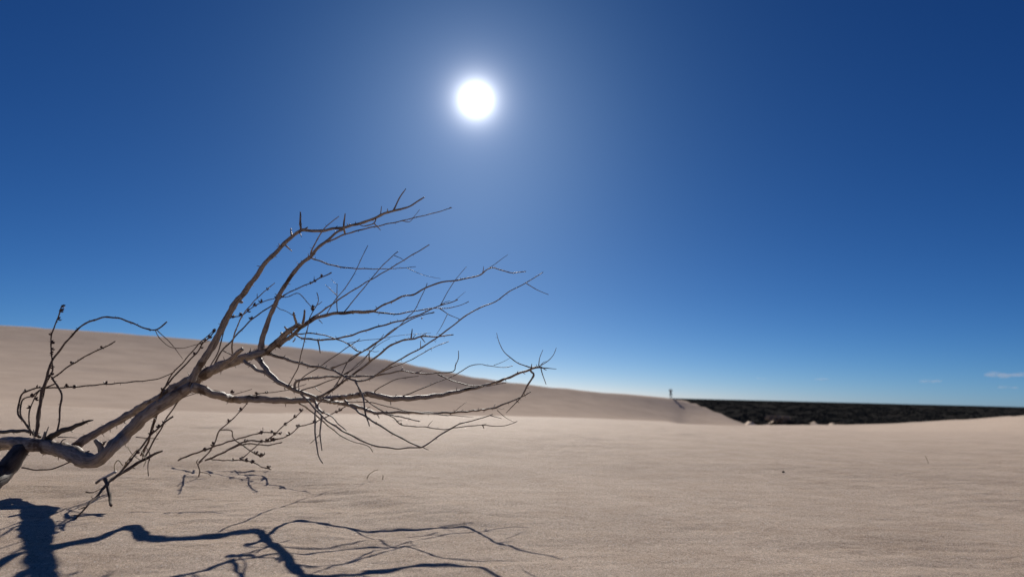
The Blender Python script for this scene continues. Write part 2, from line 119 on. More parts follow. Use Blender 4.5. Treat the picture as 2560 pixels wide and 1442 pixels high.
 ('m','branch','bush',None,'wood',None,[(-0.6114,1.82,0.3238,0.00448),(-0.5765,1.8105,0.332,0.00424),(-0.5177,1.7911,0.3714,0.00377),(-0.4738,1.776,0.4026,0.00357),(-0.4304,1.7608,0.4348,0.00337),(-0.3951,1.7487,0.4618,0.00321),(-0.3644,1.7405,0.4863,0.00307),(-0.332,1.7335,0.4987,0.00285),(-0.2971,1.7262,0.505,0.00262),(-0.2724,1.7209,0.5124,0.00245),(-0.2202,1.7102,0.5126,0.00188),(-0.1713,1.7,0.5188,0.00132)],[],[[(-0.3025,1.7271,0.5045,0.00243),(-0.3028,1.7332,0.5212,0.00177),(-0.303,1.7392,0.5365,0.0011)],[(-0.2729,1.7203,0.5122,0.00206),(-0.2663,1.7248,0.5043,0.00149),(-0.259,1.7292,0.4956,0.00093)],[(-0.2972,1.7254,0.5062,0.00146),(-0.295,1.7402,0.5153,0.00106),(-0.2909,1.755,0.5238,0.00067)],[(-0.2729,1.7203,0.5133,0.00145),(-0.2662,1.73,0.5184,0.00106),(-0.2576,1.7397,0.5259,0.00066)]]),
 ('j','twig','bush','n','wood',None,[(-0.5436,1.7517,0.4109,0.00209),(-0.4952,1.747,0.4324,0.00202),(-0.4451,1.7416,0.4673,0.00193),(-0.395,1.7361,0.5022,0.00184),(-0.3617,1.7323,0.5296,0.00177),(-0.2944,1.7254,0.5697,0.00166),(-0.2359,1.72,0.5865,0.00157)],[],[[(-0.2425,1.7205,0.5842,0.00157),(-0.2376,1.7141,0.5868,0.00114),(-0.2318,1.7076,0.5851,0.0007)],[(-0.2746,1.7238,0.5665,0.00158),(-0.2708,1.7203,0.5697,0.00114),(-0.2685,1.7169,0.5672,0.00071)]]),
 ('k','twig','bush','m','wood',None,[(-0.5399,1.7986,0.3562,0.00164),(-0.5102,1.8205,0.4436,0.00155),(-0.459,1.8352,0.4777,0.00149),(-0.4131,1.8491,0.5162,0.00143),(-0.377,1.8601,0.5484,0.00138),(-0.348,1.8702,0.5834,0.00134),(-0.3222,1.8792,0.6162,0.0013),(-0.2939,1.896,0.6919,0.00122),(-0.2887,1.9,0.7107,0.0012)],[],[]),
 ('l','twig','bush','n','wood','longest thin twig reaching up to the right',[(-0.4556,1.7288,0.3741,0.00231),(-0.4058,1.7127,0.3855,0.00224),(-0.3811,1.7022,0.4058,0.00219),(-0.3123,1.6759,0.4459,0.00207),(-0.2603,1.6563,0.4726,0.00198),(-0.2047,1.6337,0.5078,0.00188),(-0.146,1.6122,0.5517,0.00178),(-0.1018,1.6001,0.581,0.0017),(-0.051,1.5876,0.601,0.00159),(-0.0043,1.5744,0.6331,0.00145),(0.0366,1.5637,0.6538,0.00134),(0.0858,1.55,0.6842,0.0012)],[],[[(0.0399,1.5642,0.6537,0.00132),(0.0687,1.5693,0.6378,0.00096),(0.1032,1.5744,0.6251,0.0006)],[(-0.2607,1.655,0.4732,0.00128),(-0.2593,1.6407,0.4812,0.00092),(-0.2573,1.6264,0.4912,0.00057)],[(-0.2224,1.6403,0.4982,0.00092),(-0.2188,1.6391,0.4933,0.00067),(-0.2152,1.638,0.4885,0.00041)]]),
 ('t','twig','bush','M','wood',None,[(-0.6457,1.778,0.3437,0.00175),(-0.6506,1.7934,0.3755,0.00169),(-0.601,1.8312,0.423,0.00152),(-0.5483,1.8694,0.4742,0.00135),(-0.503,1.9,0.5162,0.0012)],[],[]),
 ('u','twig','bush','M','wood',None,[(-0.5983,1.82,0.3019,0.00166),(-0.5755,1.8389,0.3333,0.00157),(-0.5617,1.8507,0.3537,0.00151),(-0.5425,1.871,0.3941,0.0014),(-0.4996,1.8963,0.4286,0.00126),(-0.4714,1.9195,0.4744,0.00114),(-0.4352,1.95,0.539,0.00096)],[],[]),
 ('v','twig','bush','n','wood',None,[(-0.3984,1.7136,0.3952,0.00133),(-0.3674,1.759,0.4168,0.00131),(-0.3177,1.8236,0.4461,0.00129),(-0.2609,1.8965,0.4913,0.00126),(-0.2119,1.95,0.5199,0.00123)],[],[]),
 ('x1','twig','bush','M','wood',None,[(-0.5308,1.8,0.3626,0.00139),(-0.5117,1.8275,0.4036,0.00127),(-0.4852,1.8534,0.4372,0.00114),(-0.4612,1.8777,0.4717,0.00102),(-0.4408,1.8963,0.4974,0.00093),(-0.4074,1.92,0.5231,0.00081)],[],[]),
 ('x2','twig','bush','m','wood',None,[(-0.4315,1.7607,0.4335,0.00248),(-0.426,1.7282,0.4499,0.00191),(-0.4189,1.7,0.4637,0.00143)],[],[[(-0.4196,1.7,0.4663,0.00132),(-0.4255,1.69,0.4644,0.00095),(-0.4315,1.6801,0.4678,0.00058)],[(-0.4196,1.7,0.4663,0.0012),(-0.4015,1.6885,0.4608,0.00086),(-0.3857,1.677,0.4622,0.00053)]]),
 ('L','branch','bush',None,'wood','long low branch reaching far right over the sand',[(-1.0452,1.905,0.3462,0.01742),(-1.0247,1.92,0.3391,0.01517),(-0.9934,1.94,0.3242,0.01302),(-0.9695,1.95,0.3181,0.01229),(-0.9735,2.0487,0.3051,0.01166),(-0.875,1.9541,0.3098,0.01099),(-0.8027,1.9489,0.309,0.01015),(-0.7319,1.9792,0.3078,0.00974),(-0.6847,2.0194,0.3125,0.00986),(-0.6513,2.0448,0.3158,0.00969),(-0.5971,1.99,0.3204,0.00918),(-0.5458,1.9338,0.3247,0.00884),(-0.5026,1.876,0.3299,0.00858),(-0.4318,1.7949,0.3368,0.0082),(-0.392,1.7746,0.3294,0.00811),(-0.3585,1.7797,0.3254,0.00772),(-0.3176,1.8048,0.3262,0.0072),(-0.2734,1.8327,0.3307,0.00663),(-0.2152,1.8835,0.3408,0.00626),(-0.1627,1.9033,0.3537,0.00586),(-0.0895,1.9035,0.3711,0.00483),(-0.0154,1.8,0.3938,0.004),(0.0372,1.77,0.4151,0.00373),(0.0788,1.74,0.4282,0.00331),(0.0964,1.73,0.4294,0.00304)],[],[[(-0.5106,1.8819,0.3283,0.00463),(-0.5104,1.8687,0.3337,0.00333),(-0.5082,1.8554,0.3344,0.00206)],[(-0.4294,1.7928,0.3358,0.00441),(-0.4248,1.8008,0.341,0.00321),(-0.4242,1.8089,0.3421,0.002)],[(0.0869,1.7401,0.4342,0.00159),(0.0894,1.729,0.4591,0.00115),(0.0976,1.7178,0.4811,0.00071)],[(0.087,1.7401,0.4318,0.00159),(0.1136,1.7325,0.4491,0.00129),(0.1299,1.7249,0.4666,0.001),(0.1378,1.7174,0.4888,0.00071)],[(0.0967,1.73,0.4279,0.00158),(0.1202,1.7267,0.4266,0.00114),(0.1396,1.7235,0.4257,0.00071)],[(0.0933,1.73,0.4255,0.00182),(0.1011,1.7411,0.4025,0.00133),(0.1111,1.7523,0.3787,0.00083)],[(0.067,1.7524,0.4292,0.00216),(0.0647,1.7399,0.4337,0.00155),(0.0652,1.7273,0.4388,0.00096)],[(0.0898,1.73,0.4321,0.00122),(0.1014,1.7285,0.4458,0.00088),(0.1149,1.727,0.4477,0.00055)],[(0.1,1.73,0.4283,0.00213),(0.1043,1.7315,0.4242,0.00154),(0.1106,1.733,0.422,0.00096)],[(-0.6016,1.9905,0.3228,0.0028),(-0.6093,2.002,0.3272,0.00204),(-0.6136,2.0135,0.327,0.00127)]]),
 ('L1','twig','bush','L','wood',None,[(0.067,1.7524,0.4285,0.00185),(0.0389,1.7327,0.4344,0.0017),(0.0182,1.7168,0.4431,0.00158),(-0.016,1.6863,0.467,0.00131),(-0.0329,1.6618,0.4943,0.00101),(-0.0415,1.64,0.5208,0.00075)],[],[]),
 ('L2','twig','bush','L','wood',None,[(0.062,1.7524,0.4205,0.00308),(0.0673,1.7539,0.4139,0.00301),(0.0727,1.7556,0.4056,0.00292),(0.0547,1.7618,0.3748,0.0025),(0.0448,1.7657,0.3542,0.00215),(0.025,1.7716,0.3267,0.00163),(-0.0086,1.78,0.2913,0.00088)],[],[[(0.043,1.7655,0.3576,0.00124),(0.0469,1.7751,0.3476,0.00091),(0.0498,1.7847,0.3401,0.00056)],[(0.0215,1.7716,0.33,0.00125),(0.0269,1.7825,0.3249,0.00091),(0.0316,1.7934,0.3215,0.00057)]]),
 ('q','twig','bush','L','wood',None,[(-0.4239,1.7928,0.3383,0.00189),(-0.396,1.7831,0.3608,0.00174),(-0.3426,1.7675,0.3849,0.0015),(-0.2778,1.75,0.3945,0.00123)],[],[]),
 ('r','twig','bush','L','wood',None,[(-0.3406,1.7943,0.3281,0.00189),(-0.2769,1.8051,0.3566,0.00176),(-0.2096,1.8162,0.3869,0.00161),(-0.1754,1.8217,0.4016,0.00154),(-0.1315,1.8295,0.4307,0.00141),(-0.0951,1.8349,0.4395,0.00131),(-0.0707,1.8385,0.4352,0.00125),(-0.0168,1.8462,0.4318,0.00111),(0.0088,1.85,0.4377,0.00104)],[],[[(-0.0525,1.8415,0.4373,0.00091),(-0.0238,1.8349,0.4484,0.00065),(0.0028,1.8282,0.4637,0.0004)]]),
 ('R','branch','bush',None,'wood','lower right branch below the long low branch',[(-0.6291,1.93,0.3148,0.00611),(-0.6111,1.95,0.3098,0.00594),(-0.6114,2.1365,0.2972,0.00598),(-0.549,2.1255,0.2875,0.00567),(-0.4844,2.0675,0.2723,0.00527),(-0.4503,2.0548,0.2708,0.00509),(-0.3967,2.0465,0.2751,0.00482),(-0.3344,2.0697,0.2745,0.00456),(-0.2741,2.076,0.2744,0.00419),(-0.2083,2.0879,0.277,0.00362),(-0.1356,2.0912,0.2843,0.00328),(-0.0637,1.99,0.2971,0.00281),(-0.0296,1.985,0.3075,0.0026),(0.0042,1.98,0.3231,0.00239),(0.0272,1.98,0.3317,0.00217),(0.0732,1.98,0.3571,0.00167)],[],[[(-0.2154,2.0876,0.2683,0.00161),(-0.1748,2.085,0.2663,0.00117),(-0.1252,2.0825,0.2629,0.00072)],[(-0.1996,2.0884,0.2765,0.00147),(-0.176,2.0842,0.2977,0.00106),(-0.1529,2.08,0.3162,0.00066)],[(-0.0638,1.9904,0.297,0.00154),(-0.0411,2.002,0.2985,0.00112),(-0.0155,2.0135,0.2973,0.0007)],[(-0.0569,1.9883,0.2972,0.00182),(-0.0509,2.002,0.3047,0.00133),(-0.0473,2.0157,0.3147,0.00083)],[(-0.4674,2.061,0.2698,0.00254),(-0.4605,2.0505,0.2626,0.00183),(-0.4529,2.04,0.2543,0.00113)],[(-0.512,2.0931,0.2814,0.00191),(-0.5039,2.0834,0.2877,0.00138),(-0.495,2.0737,0.2901,0.00085)],[(-0.2095,2.0876,0.2713,0.0022),(-0.2008,2.0795,0.2776,0.00159),(-0.1961,2.0715,0.2788,0.00098)]]),
 ('Ra','twig','bush','R','wood',None,[(-0.4476,2.0557,0.2695,0.00246),(-0.3582,1.9491,0.2635,0.00205),(-0.2822,1.85,0.2557,0.00169)],[],[]),
 ('s','twig','bush','R','wood',None,[(-0.6188,1.9,0.3089,0.00227),(-0.5687,1.9126,0.3061,0.00215),(-0.4822,1.9342,0.3105,0.00194),(-0.4285,1.9473,0.3024,0.00181),(-0.3748,1.9649,0.2888,0.00171),(-0.3205,1.9833,0.279,0.00161),(-0.2081,2.02,0.2697,0.00142)],[],[]),
 ('V','branch','bush',None,'wood','thin branch bent into a sharp V at its lowest point',[(-0.5211,1.84,0.3159,0.00323),(-0.4859,1.8,0.2965,0.00303),(-0.4308,1.74,0.2736,0.00273),(-0.3733,1.715,0.2461,0.00249),(-0.3233,1.72,0.2185,0.00242),(-0.2651,1.74,0.1898,0.00245),(-0.252,1.74,0.1878,0.00245),(-0.2143,1.75,0.2155,0.00228),(-0.1794,1.76,0.2378,0.0021),(-0.1481,1.78,0.2551,0.00193),(-0.0985,1.8,0.2685,0.00162),(-0.0505,1.83,0.2843,0.00142)],[],[[(-0.0586,1.8249,0.2808,0.00154),(-0.04,1.8169,0.2763,0.00111),(-0.0214,1.8089,0.2727,0.00069)],[(-0.2536,1.7403,0.1891,0.00184),(-0.2449,1.7398,0.1842,0.00133),(-0.234,1.7394,0.1806,0.00083)],[(-0.2146,1.7507,0.2157,0.00123),(-0.213,1.7534,0.2107,0.00089),(-0.2149,1.7561,0.2088,0.00056)]]),
 ('W','twig','bush','M','wood',None,[(-0.6413,1.7821,0.3329,0.00313),(-0.6007,1.7685,0.3016,0.00295),(-0.5631,1.7551,0.2698,0.00276),(-0.5112,1.7385,0.2392,0.00259),(-0.4548,1.7213,0.2152,0.00243),(-0.4049,1.7249,0.1934,0.00225),(-0.3398,1.7315,0.183,0.00203),(-0.2949,1.736,0.1848,0.00193),(-0.2543,1.74,0.1877,0.00184)],[],[]),
 ('W2','twig','bush','M','wood',None,[(-0.7336,2.0064,0.306,0.00282),(-0.7144,2.1191,0.2651,0.00252),(-0.6801,2.241,0.2036,0.00217),(-0.632,2.3002,0.1587,0.00192),(-0.556,2.33,0.1321,0.0016),(-0.5453,2.38,0.1045,0.00151)],[],[]),
 ('K','branch','bush',None,'wood',None,[(-0.6215,1.84,0.3184,0.00518),(-0.6121,1.8291,0.3101,0.00491),(-0.5904,1.8031,0.2903,0.00422),(-0.5681,1.78,0.2758,0.00344)],[],[[(-0.5715,1.7841,0.2789,0.00188),(-0.5626,1.777,0.2812,0.00136),(-0.5579,1.7698,0.2806,0.00084)]]),
 ('K1','twig','bush','K','wood','twig hanging down over the sand',[(-0.612,1.8288,0.3101,0.00283),(-0.6001,1.8091,0.2935,0.00273),(-0.5847,1.7621,0.2548,0.0025),(-0.559,1.7101,0.2011,0.0022),(-0.5424,1.6911,0.1619,0.00159),(-0.5245,1.68,0.1427,0.00118)],[],[]),
 ('K2','twig','bush','K','wood',None,[(-0.5889,1.8024,0.2903,0.00266),(-0.5723,1.7845,0.2648,0.00247),(-0.5635,1.7542,0.2207,0.0021),(-0.5424,1.72,0.1735,0.00145)],[],[[(-0.5638,1.7507,0.2154,0.00148),(-0.5679,1.7358,0.205,0.00106),(-0.5777,1.721,0.1925,0.00065)]]),
 ('K3','twig','bush','K','wood',None,[(-0.569,1.782,0.2781,0.00213),(-0.5366,1.7586,0.2703,0.00185),(-0.5031,1.7286,0.2491,0.00151),(-0.4701,1.7,0.2322,0.0012)],[],[]),
 ('y1','twig','bush','Bm','wood',None,[(-0.9605,1.9808,0.4404,0.00237),(-0.9497,1.9536,0.4717,0.00222),(-0.9384,1.9253,0.5036,0.00207),(-0.8951,1.8676,0.5627,0.00178),(-0.8578,1.8299,0.5954,0.00159),(-0.8064,1.7842,0.6285,0.00138),(-0.7612,1.7465,0.6512,0.00121),(-0.7295,1.72,0.6659,0.00109)],[(-0.7613,1.7465,0.6524)],[[(-0.8087,1.7863,0.6284,0.00138),(-0.8079,1.7839,0.6348,0.001),(-0.808,1.7814,0.6418,0.00062)]]),
 ('S1','stem','bush',None,'wood','bare stem arching over to the right',[(-1.6288,2.03,0.1619,0.005),(-1.6318,2.0318,0.1939,0.00481),(-1.6411,2.0373,0.293,0.00423),(-1.6385,2.0402,0.3457,0.00393),(-1.6331,2.0431,0.3991,0.00361),(-1.626,2.045,0.4318,0.00351),(-1.6005,2.048,0.4783,0.00335),(-1.5652,2.05,0.534,0.00324),(-1.5243,2.05,0.5669,0.00324),(-1.4663,2.05,0.5844,0.00318),(-1.4106,2.05,0.58,0.00303),(-1.3481,2.05,0.5583,0.00282),(-1.3087,2.05,0.5448,0.0026),(-1.2826,2.05,0.544,0.00245),(-1.2638,2.05,0.5546,0.00233),(-1.2433,2.05,0.574,0.00216)],[],[[(-1.3136,2.05,0.5471,0.00288),(-1.3013,2.0461,0.5424,0.00209),(-1.2946,2.0422,0.5388,0.00129)],[(-1.2832,2.05,0.5445,0.00173),(-1.259,2.052,0.5094,0.00154),(-1.2199,2.054,0.4831,0.00135),(-1.1795,2.056,0.4811,0.00116),(-1.1472,2.058,0.4898,0.00097),(-1.0887,2.06,0.5099,0.00078)],[(-1.2788,2.05,0.5447,0.00173),(-1.2378,2.0636,0.5065,0.00142),(-1.214,2.0772,0.4758,0.00111),(-1.1934,2.0908,0.444,0.00079)]]),
 ('S2','stem','bush',None,'wood','upright stem closely set with dark seed capsules',[(-1.6368,2.04,0.2055,0.00287),(-1.6455,2.051,0.3192,0.00273),(-1.6341,2.0573,0.3821,0.00264),(-1.6407,2.0607,0.4183,0.00259),(-1.6665,2.0686,0.5054,0.00243),(-1.6629,2.0726,0.5478,0.00235),(-1.6581,2.0778,0.605,0.00224),(-1.6542,2.08,0.6282,0.00219)],[(-1.6546,2.08,0.6254),(-1.6491,2.0786,0.6092),(-1.6532,2.0753,0.5742),(-1.6579,2.0698,0.5174),(-1.6663,2.0671,0.4892),(-1.6458,2.0671,0.4864),(-1.646,2.0651,0.4664),(-1.6587,2.0631,0.4454),(-1.6366,2.059,0.4025),(-1.6284,2.0556,0.3643),(-1.6277,2.0569,0.3733)],[]),
 ('S3','stem','bush',None,'wood',None,[(-1.6245,2.05,0.3598,0.00259),(-1.5599,2.0408,0.4081,0.00236),(-1.492,2.0318,0.4498,0.00214),(-1.446,2.0261,0.4707,0.002),(-1.3982,2.02,0.4963,0.00185)],[(-1.5457,2.0393,0.4115),(-1.4485,2.0266,0.4698)],[]),
 ('S4','stem','bush',None,'wood',None,[(-1.626,2.05,0.3686,0.00288),(-1.5911,2.0457,0.3292,0.00288),(-1.5734,2.0431,0.3032,0.00287),(-1.5675,2.0382,0.2507,0.00287),(-1.5585,2.032,0.1864,0.00286),(-1.5555,2.03,0.1651,0.00286)],[],[]),
 ('S5','stem','bush',None,'wood','stem looping left then running level to the right',[(-1.6374,2.03,0.1674,0.00321),(-1.6533,2.0324,0.1841,0.00315),(-1.7052,2.0394,0.23,0.00297),(-1.7203,2.043,0.26,0.00288),(-1.7192,2.0472,0.2951,0.00277),(-1.7089,2.0499,0.3132,0.0027),(-1.6747,2.0547,0.3273,0.00258),(-1.605,2.0633,0.33,0.00245),(-1.5474,2.0705,0.3351,0.00236),(-1.4831,2.0806,0.3436,0.00226),(-1.4257,2.0895,0.3497,0.00217),(-1.364,2.099,0.3582,0.00205),(-1.3015,2.1085,0.3669,0.00193),(-1.2648,2.1144,0.3794,0.00186),(-1.2332,2.12,0.3989,0.00179)],[(-1.6743,2.0544,0.3264),(-1.7083,2.049,0.3096),(-1.5808,2.0667,0.3387),(-1.5497,2.0708,0.3382),(-1.4568,2.0844,0.3502)],[]),
 ('S6','stem','bush',None,'wood',None,[(-1.6539,2.03,0.1864,0.00257),(-1.702,2.04,0.2343,0.00247),(-1.7147,2.0474,0.2776,0.0024),(-1.7061,2.0509,0.2932,0.00237),(-1.6842,2.0555,0.3004,0.00233),(-1.6622,2.0621,0.3254,0.00226),(-1.6258,2.07,0.3421,0.00218)],[(-1.6907,2.0537,0.295),(-1.681,2.0558,0.2938)],[]),
 ('S7','stem','bush',None,'wood',None,[(-1.6483,2.03,0.1672,0.00243),(-1.6655,2.0373,0.205,0.0023),(-1.6791,2.0455,0.2478,0.00215),(-1.677,2.0541,0.2917,0.00199),(-1.6684,2.06,0.3186,0.00188)],[(-1.6856,2.0473,0.2586),(-1.6527,2.0549,0.2834)],[]),
 ('G1','stem','seedplant',None,'wood',None,[(-1.3342,2.15,0.0953,0.00348),(-1.2985,2.1267,0.1516,0.00328),(-1.271,2.0986,0.224,0.00305),(-1.2372,2.0617,0.3181,0.00281),(-1.2061,2.05,0.3607,0.0027),(-1.1685,2.05,0.4095,0.0026),(-1.1276,2.05,0.4588,0.00243),(-1.1052,2.05,0.498,0.00231),(-1.0863,2.05,0.52,0.00224),(-1.0675,2.05,0.5436,0.00216)],[(-1.2252,2.0578,0.3311),(-1.1236,2.05,0.4604),(-1.1078,2.05,0.4804),(-1.1036,2.05,0.5003),(-1.0947,2.05,0.5093),(-1.0861,2.05,0.5183),(-1.0758,2.05,0.5427),(-1.0697,2.05,0.5473),(-1.0631,2.05,0.5386)],[]),
 ('G2','stem','seedplant',None,'wood',None,[(-1.3265,2.15,0.0927,0.00272),(-1.2889,2.1362,0.229,0.00241),(-1.2698,2.1269,0.323,0.00221),(-1.2422,2.12,0.3888,0.00206),(-1.1994,2.1138,0.4378,0.00192),(-1.1528,2.1065,0.4972,0.00176),(-1.1035,2.1,0.5451,0.00162)],[],[]),
 ('G3','stem','seedplant',None,'wood',None,[(-1.3189,2.15,0.0901,0.00302),(-1.2566,2.1957,0.2789,0.00288),(-1.1895,2.2199,0.363,0.00279),(-1.1564,2.2345,0.4224,0.00274),(-1.1355,2.2474,0.4811,0.0027),(-1.0972,2.2619,0.5401,0.00267),(-1.0453,2.2805,0.6158,0.00263),(-0.9635,2.3027,0.6915,0.00258),(-0.93,2.3124,0.729,0.00256),(-0.8411,2.3324,0.7821,0.00252),(-0.7621,2.35,0.8322,0.00248)],[(-1.046,2.2822,0.6166),(-0.9378,2.3093,0.7112),(-0.8419,2.3331,0.781),(-0.8289,2.3364,0.7934),(-0.7922,2.3432,0.8166)],[[(-0.8289,2.3364,0.7934,0.00164),(-0.8303,2.3422,0.805,0.00119),(-0.832,2.3479,0.814,0.00074)]]),
 ('G4','stem','seedplant',None,'wood',None,[(-1.1539,2.2,0.4087,0.00232),(-1.1376,2.2269,0.4796,0.00222),(-1.1384,2.2594,0.5771,0.0021),(-1.1307,2.2734,0.6176,0.00205),(-1.0904,2.2901,0.6338,0.00198),(-1.055,2.3098,0.6754,0.00192),(-1.0303,2.3208,0.6927,0.00189),(-0.9812,2.3404,0.7156,0.00184),(-0.9381,2.3562,0.7244,0.0018),(-0.9029,2.37,0.7431,0.00177),(-0.8636,2.3881,0.7059,0.00172),(-0.8414,2.4,0.6773,0.00169)],[(-1.1089,2.278,0.6046),(-1.089,2.2915,0.6342),(-1.0794,2.2983,0.6528),(-1.0537,2.3085,0.6726),(-1.0327,2.3186,0.6925),(-0.9802,2.339,0.7151),(-0.8399,2.3932,0.6997),(-0.8263,2.4,0.6801)],[]),
 ('G5','stem','seedplant',None,'wood',None,[(-0.9609,2.3,0.6763,0.00162),(-0.9489,2.3131,0.667,0.00154),(-0.9303,2.3304,0.66,0.00144),(-0.9101,2.35,0.6482,0.00132)],[(-0.9095,2.35,0.6477)],[]),
 ('G6','stem','seedplant',None,'wood',None,[(-1.3274,2.15,0.0786,0.00181),(-1.3231,2.2003,0.2476,0.00165),(-1.2853,2.2175,0.2853,0.00159),(-1.1735,2.2552,0.3333,0.00146),(-1.0901,2.2794,0.32,0.00137),(-1.023,2.3,0.3419,0.00129)],[(-1.0922,2.2822,0.3388)],[]),
 ('G7','stem','seedplant',None,'wood',None,[(-1.0086,2.25,0.3095,0.00174),(-0.9803,2.2578,0.3241,0.00167),(-0.9462,2.2661,0.3288,0.0016),(-0.8774,2.2827,0.3409,0.00145),(-0.8088,2.3,0.3667,0.00129)],[(-0.9815,2.2576,0.3218),(-0.9472,2.2661,0.3274)],[]),
 ('b1','stem','lowplant',None,'wood',None,[(-1.4573,2.62,0.0227,0.00368),(-1.4228,2.6124,0.0398,0.00357),(-1.342,2.5955,0.0695,0.00331),(-1.2847,2.5834,0.0902,0.00313),(-1.1993,2.5654,0.1195,0.00287),(-1.0858,2.5418,0.1524,0.0025),(-1.0289,2.5304,0.1597,0.0023),(-0.977,2.52,0.154,0.00213)],[(-1.3435,2.5963,0.0694),(-1.0658,2.5369,0.1567),(-1.0659,2.5386,0.1505),(-1.0141,2.5268,0.1566),(-0.9767,2.52,0.1515)],[[(-1.0629,2.5369,0.1558,0.00178),(-1.0619,2.5374,0.1687,0.00129),(-1.0659,2.5379,0.1804,0.0008)]]),
 ('b2','stem','lowplant',None,'wood',None,[(-1.3388,2.57,0.0234,0.00361),(-1.3075,2.5634,0.0555,0.00339),(-1.2816,2.5573,0.0874,0.00319),(-1.2526,2.5454,0.1609,0.00287),(-1.2105,2.5371,0.1985,0.00269),(-1.1637,2.5272,0.2465,0.00216),(-1.1327,2.52,0.2838,0.00177)],[(-1.2058,2.5369,0.1949),(-1.1624,2.5268,0.2482),(-1.2809,2.5556,0.0968)],[]),
 ('b3','stem','lowplant',None,'wood',None,[(-1.3235,2.59,0.0292,0.00364),(-1.2539,2.5821,0.0601,0.00345),(-1.1475,2.5696,0.1154,0.00314),(-1.0531,2.5601,0.1184,0.00296),(-0.9827,2.5527,0.1361,0.00284),(-0.9457,2.5484,0.1528,0.00277),(-0.9096,2.5432,0.1849,0.00268),(-0.8507,2.5369,0.2021,0.00243),(-0.7715,2.5276,0.2406,0.00207),(-0.7086,2.52,0.276,0.00177)],[(-1.1448,2.5698,0.1154),(-1.0809,2.5627,0.1201),(-1.0455,2.5592,0.1263),(-1.0375,2.558,0.1318),(-1.0123,2.5556,0.1274),(-0.9499,2.5485,0.1527),(-0.9098,2.5437,0.1849),(-0.8452,2.5366,0.2022),(-0.7503,2.5247,0.2506),(-0.737,2.5236,0.2598),(-1.0529,2.5603,0.1157)],[]),
 ('b4','stem','lowplant',None,'wood',None,[(-1.3132,2.59,0.032,0.00328),(-1.2177,2.5695,0.0776,0.00299),(-1.139,2.5532,0.1067,0.00276),(-1.0352,2.5334,0.1057,0.00249),(-0.9684,2.52,0.1211,0.0023)],[],[]),
 ('b5','stem','lowplant',None,'wood',None,[(-1.0538,2.55,0.1165,0.00269),(-1.0068,2.5412,0.1569,0.00252),(-0.9703,2.5339,0.1917,0.00239),(-0.9282,2.5264,0.224,0.00225),(-0.8943,2.52,0.2533,0.00213)],[(-0.9702,2.5337,0.1917),(-0.9255,2.5261,0.2241),(-0.8953,2.52,0.2523),(-1.0205,2.5429,0.1554)],[]),
 ('b6','stem','lowplant',None,'wood',None,[(-1.2475,2.54,0.1629,0.00232),(-1.1998,2.54,0.1625,0.00229),(-1.1885,2.54,0.132,0.00226),(-1.1372,2.54,0.0976,0.00221),(-1.0868,2.54,0.0684,0.00217),(-1.0541,2.54,0.058,0.00214)],[(-1.0869,2.54,0.0694),(-1.0658,2.54,0.0588),(-1.0591,2.54,0.0548),(-1.0389,2.54,0.0629)],[]),
 ('b7','stem','lowplant',None,'wood',None,[(-1.2976,2.59,0.0349,0.00255),(-1.2303,2.5621,0.0346,0.00241),(-1.1391,2.5232,0.0426,0.00223),(-1.0695,2.4842,0.0397,0.00209),(-1.0117,2.4486,0.0258,0.00197),(-0.9643,2.42,0.0218,0.00187)],[(-1.1785,2.5402,0.0433),(-1.1391,2.5236,0.0411),(-1.1327,2.5204,0.0531),(-1.1174,2.5106,0.0406),(-1.0629,2.481,0.0402),(-0.9693,2.4268,0.0536)],[]),
 ('b8','stem','lowplant',None,'wood',None,[(-1.1627,2.57,0.0353,0.00253),(-1.1174,2.5597,0.0759,0.00224),(-1.0747,2.55,0.1135,0.00197)],[],[]),
 ('q1','stick','sandbranch',None,'wood',None,[(-1.1117,1.9,0.1411,0.00267),(-1.1382,1.8562,0.1194,0.0046),(-1.1571,1.8144,0.0947,0.0051),(-1.1632,1.7976,0.0859,0.00506),(-1.1619,1.7454,0.0703,0.00464),(-1.1319,1.658,0.0463,0.00324),(-1.1152,1.5933,0.0265,0.00216),(-1.1262,1.5769,-0.0005,0.00166)],[],[[(-1.1223,1.5808,0.0073,0.00167),(-1.1347,1.5844,0.0078,0.00121),(-1.1467,1.5879,0.0053,0.00075)],[(-1.1264,1.5789,0.0014,0.00167),(-1.1365,1.5842,-0.0005,0.00121),(-1.1439,1.5894,0.0005,0.00075)],[(-1.118,1.5926,0.0265,0.00168),(-1.1191,1.5792,0.0244,0.00121),(-1.1144,1.5658,0.0271,0.00074)],[(-1.1277,1.8746,0.1289,0.00264),(-1.1277,1.8866,0.1314,0.00192),(-1.1349,1.8985,0.1357,0.0012)],[(-1.1495,1.6332,0.058,0.00172),(-1.1349,1.6416,0.0547,0.00126),(-1.1128,1.65,0.0691,0.00078)]]),
 ('q2','peeled_stick','sandbranch',None,'pale','short peeled pale piece of wood',[(-1.2121,1.76,0.0601,0.00371),(-1.1882,1.7557,0.0769,0.00344),(-1.1524,1.75,0.0941,0.00308)],[],[]),
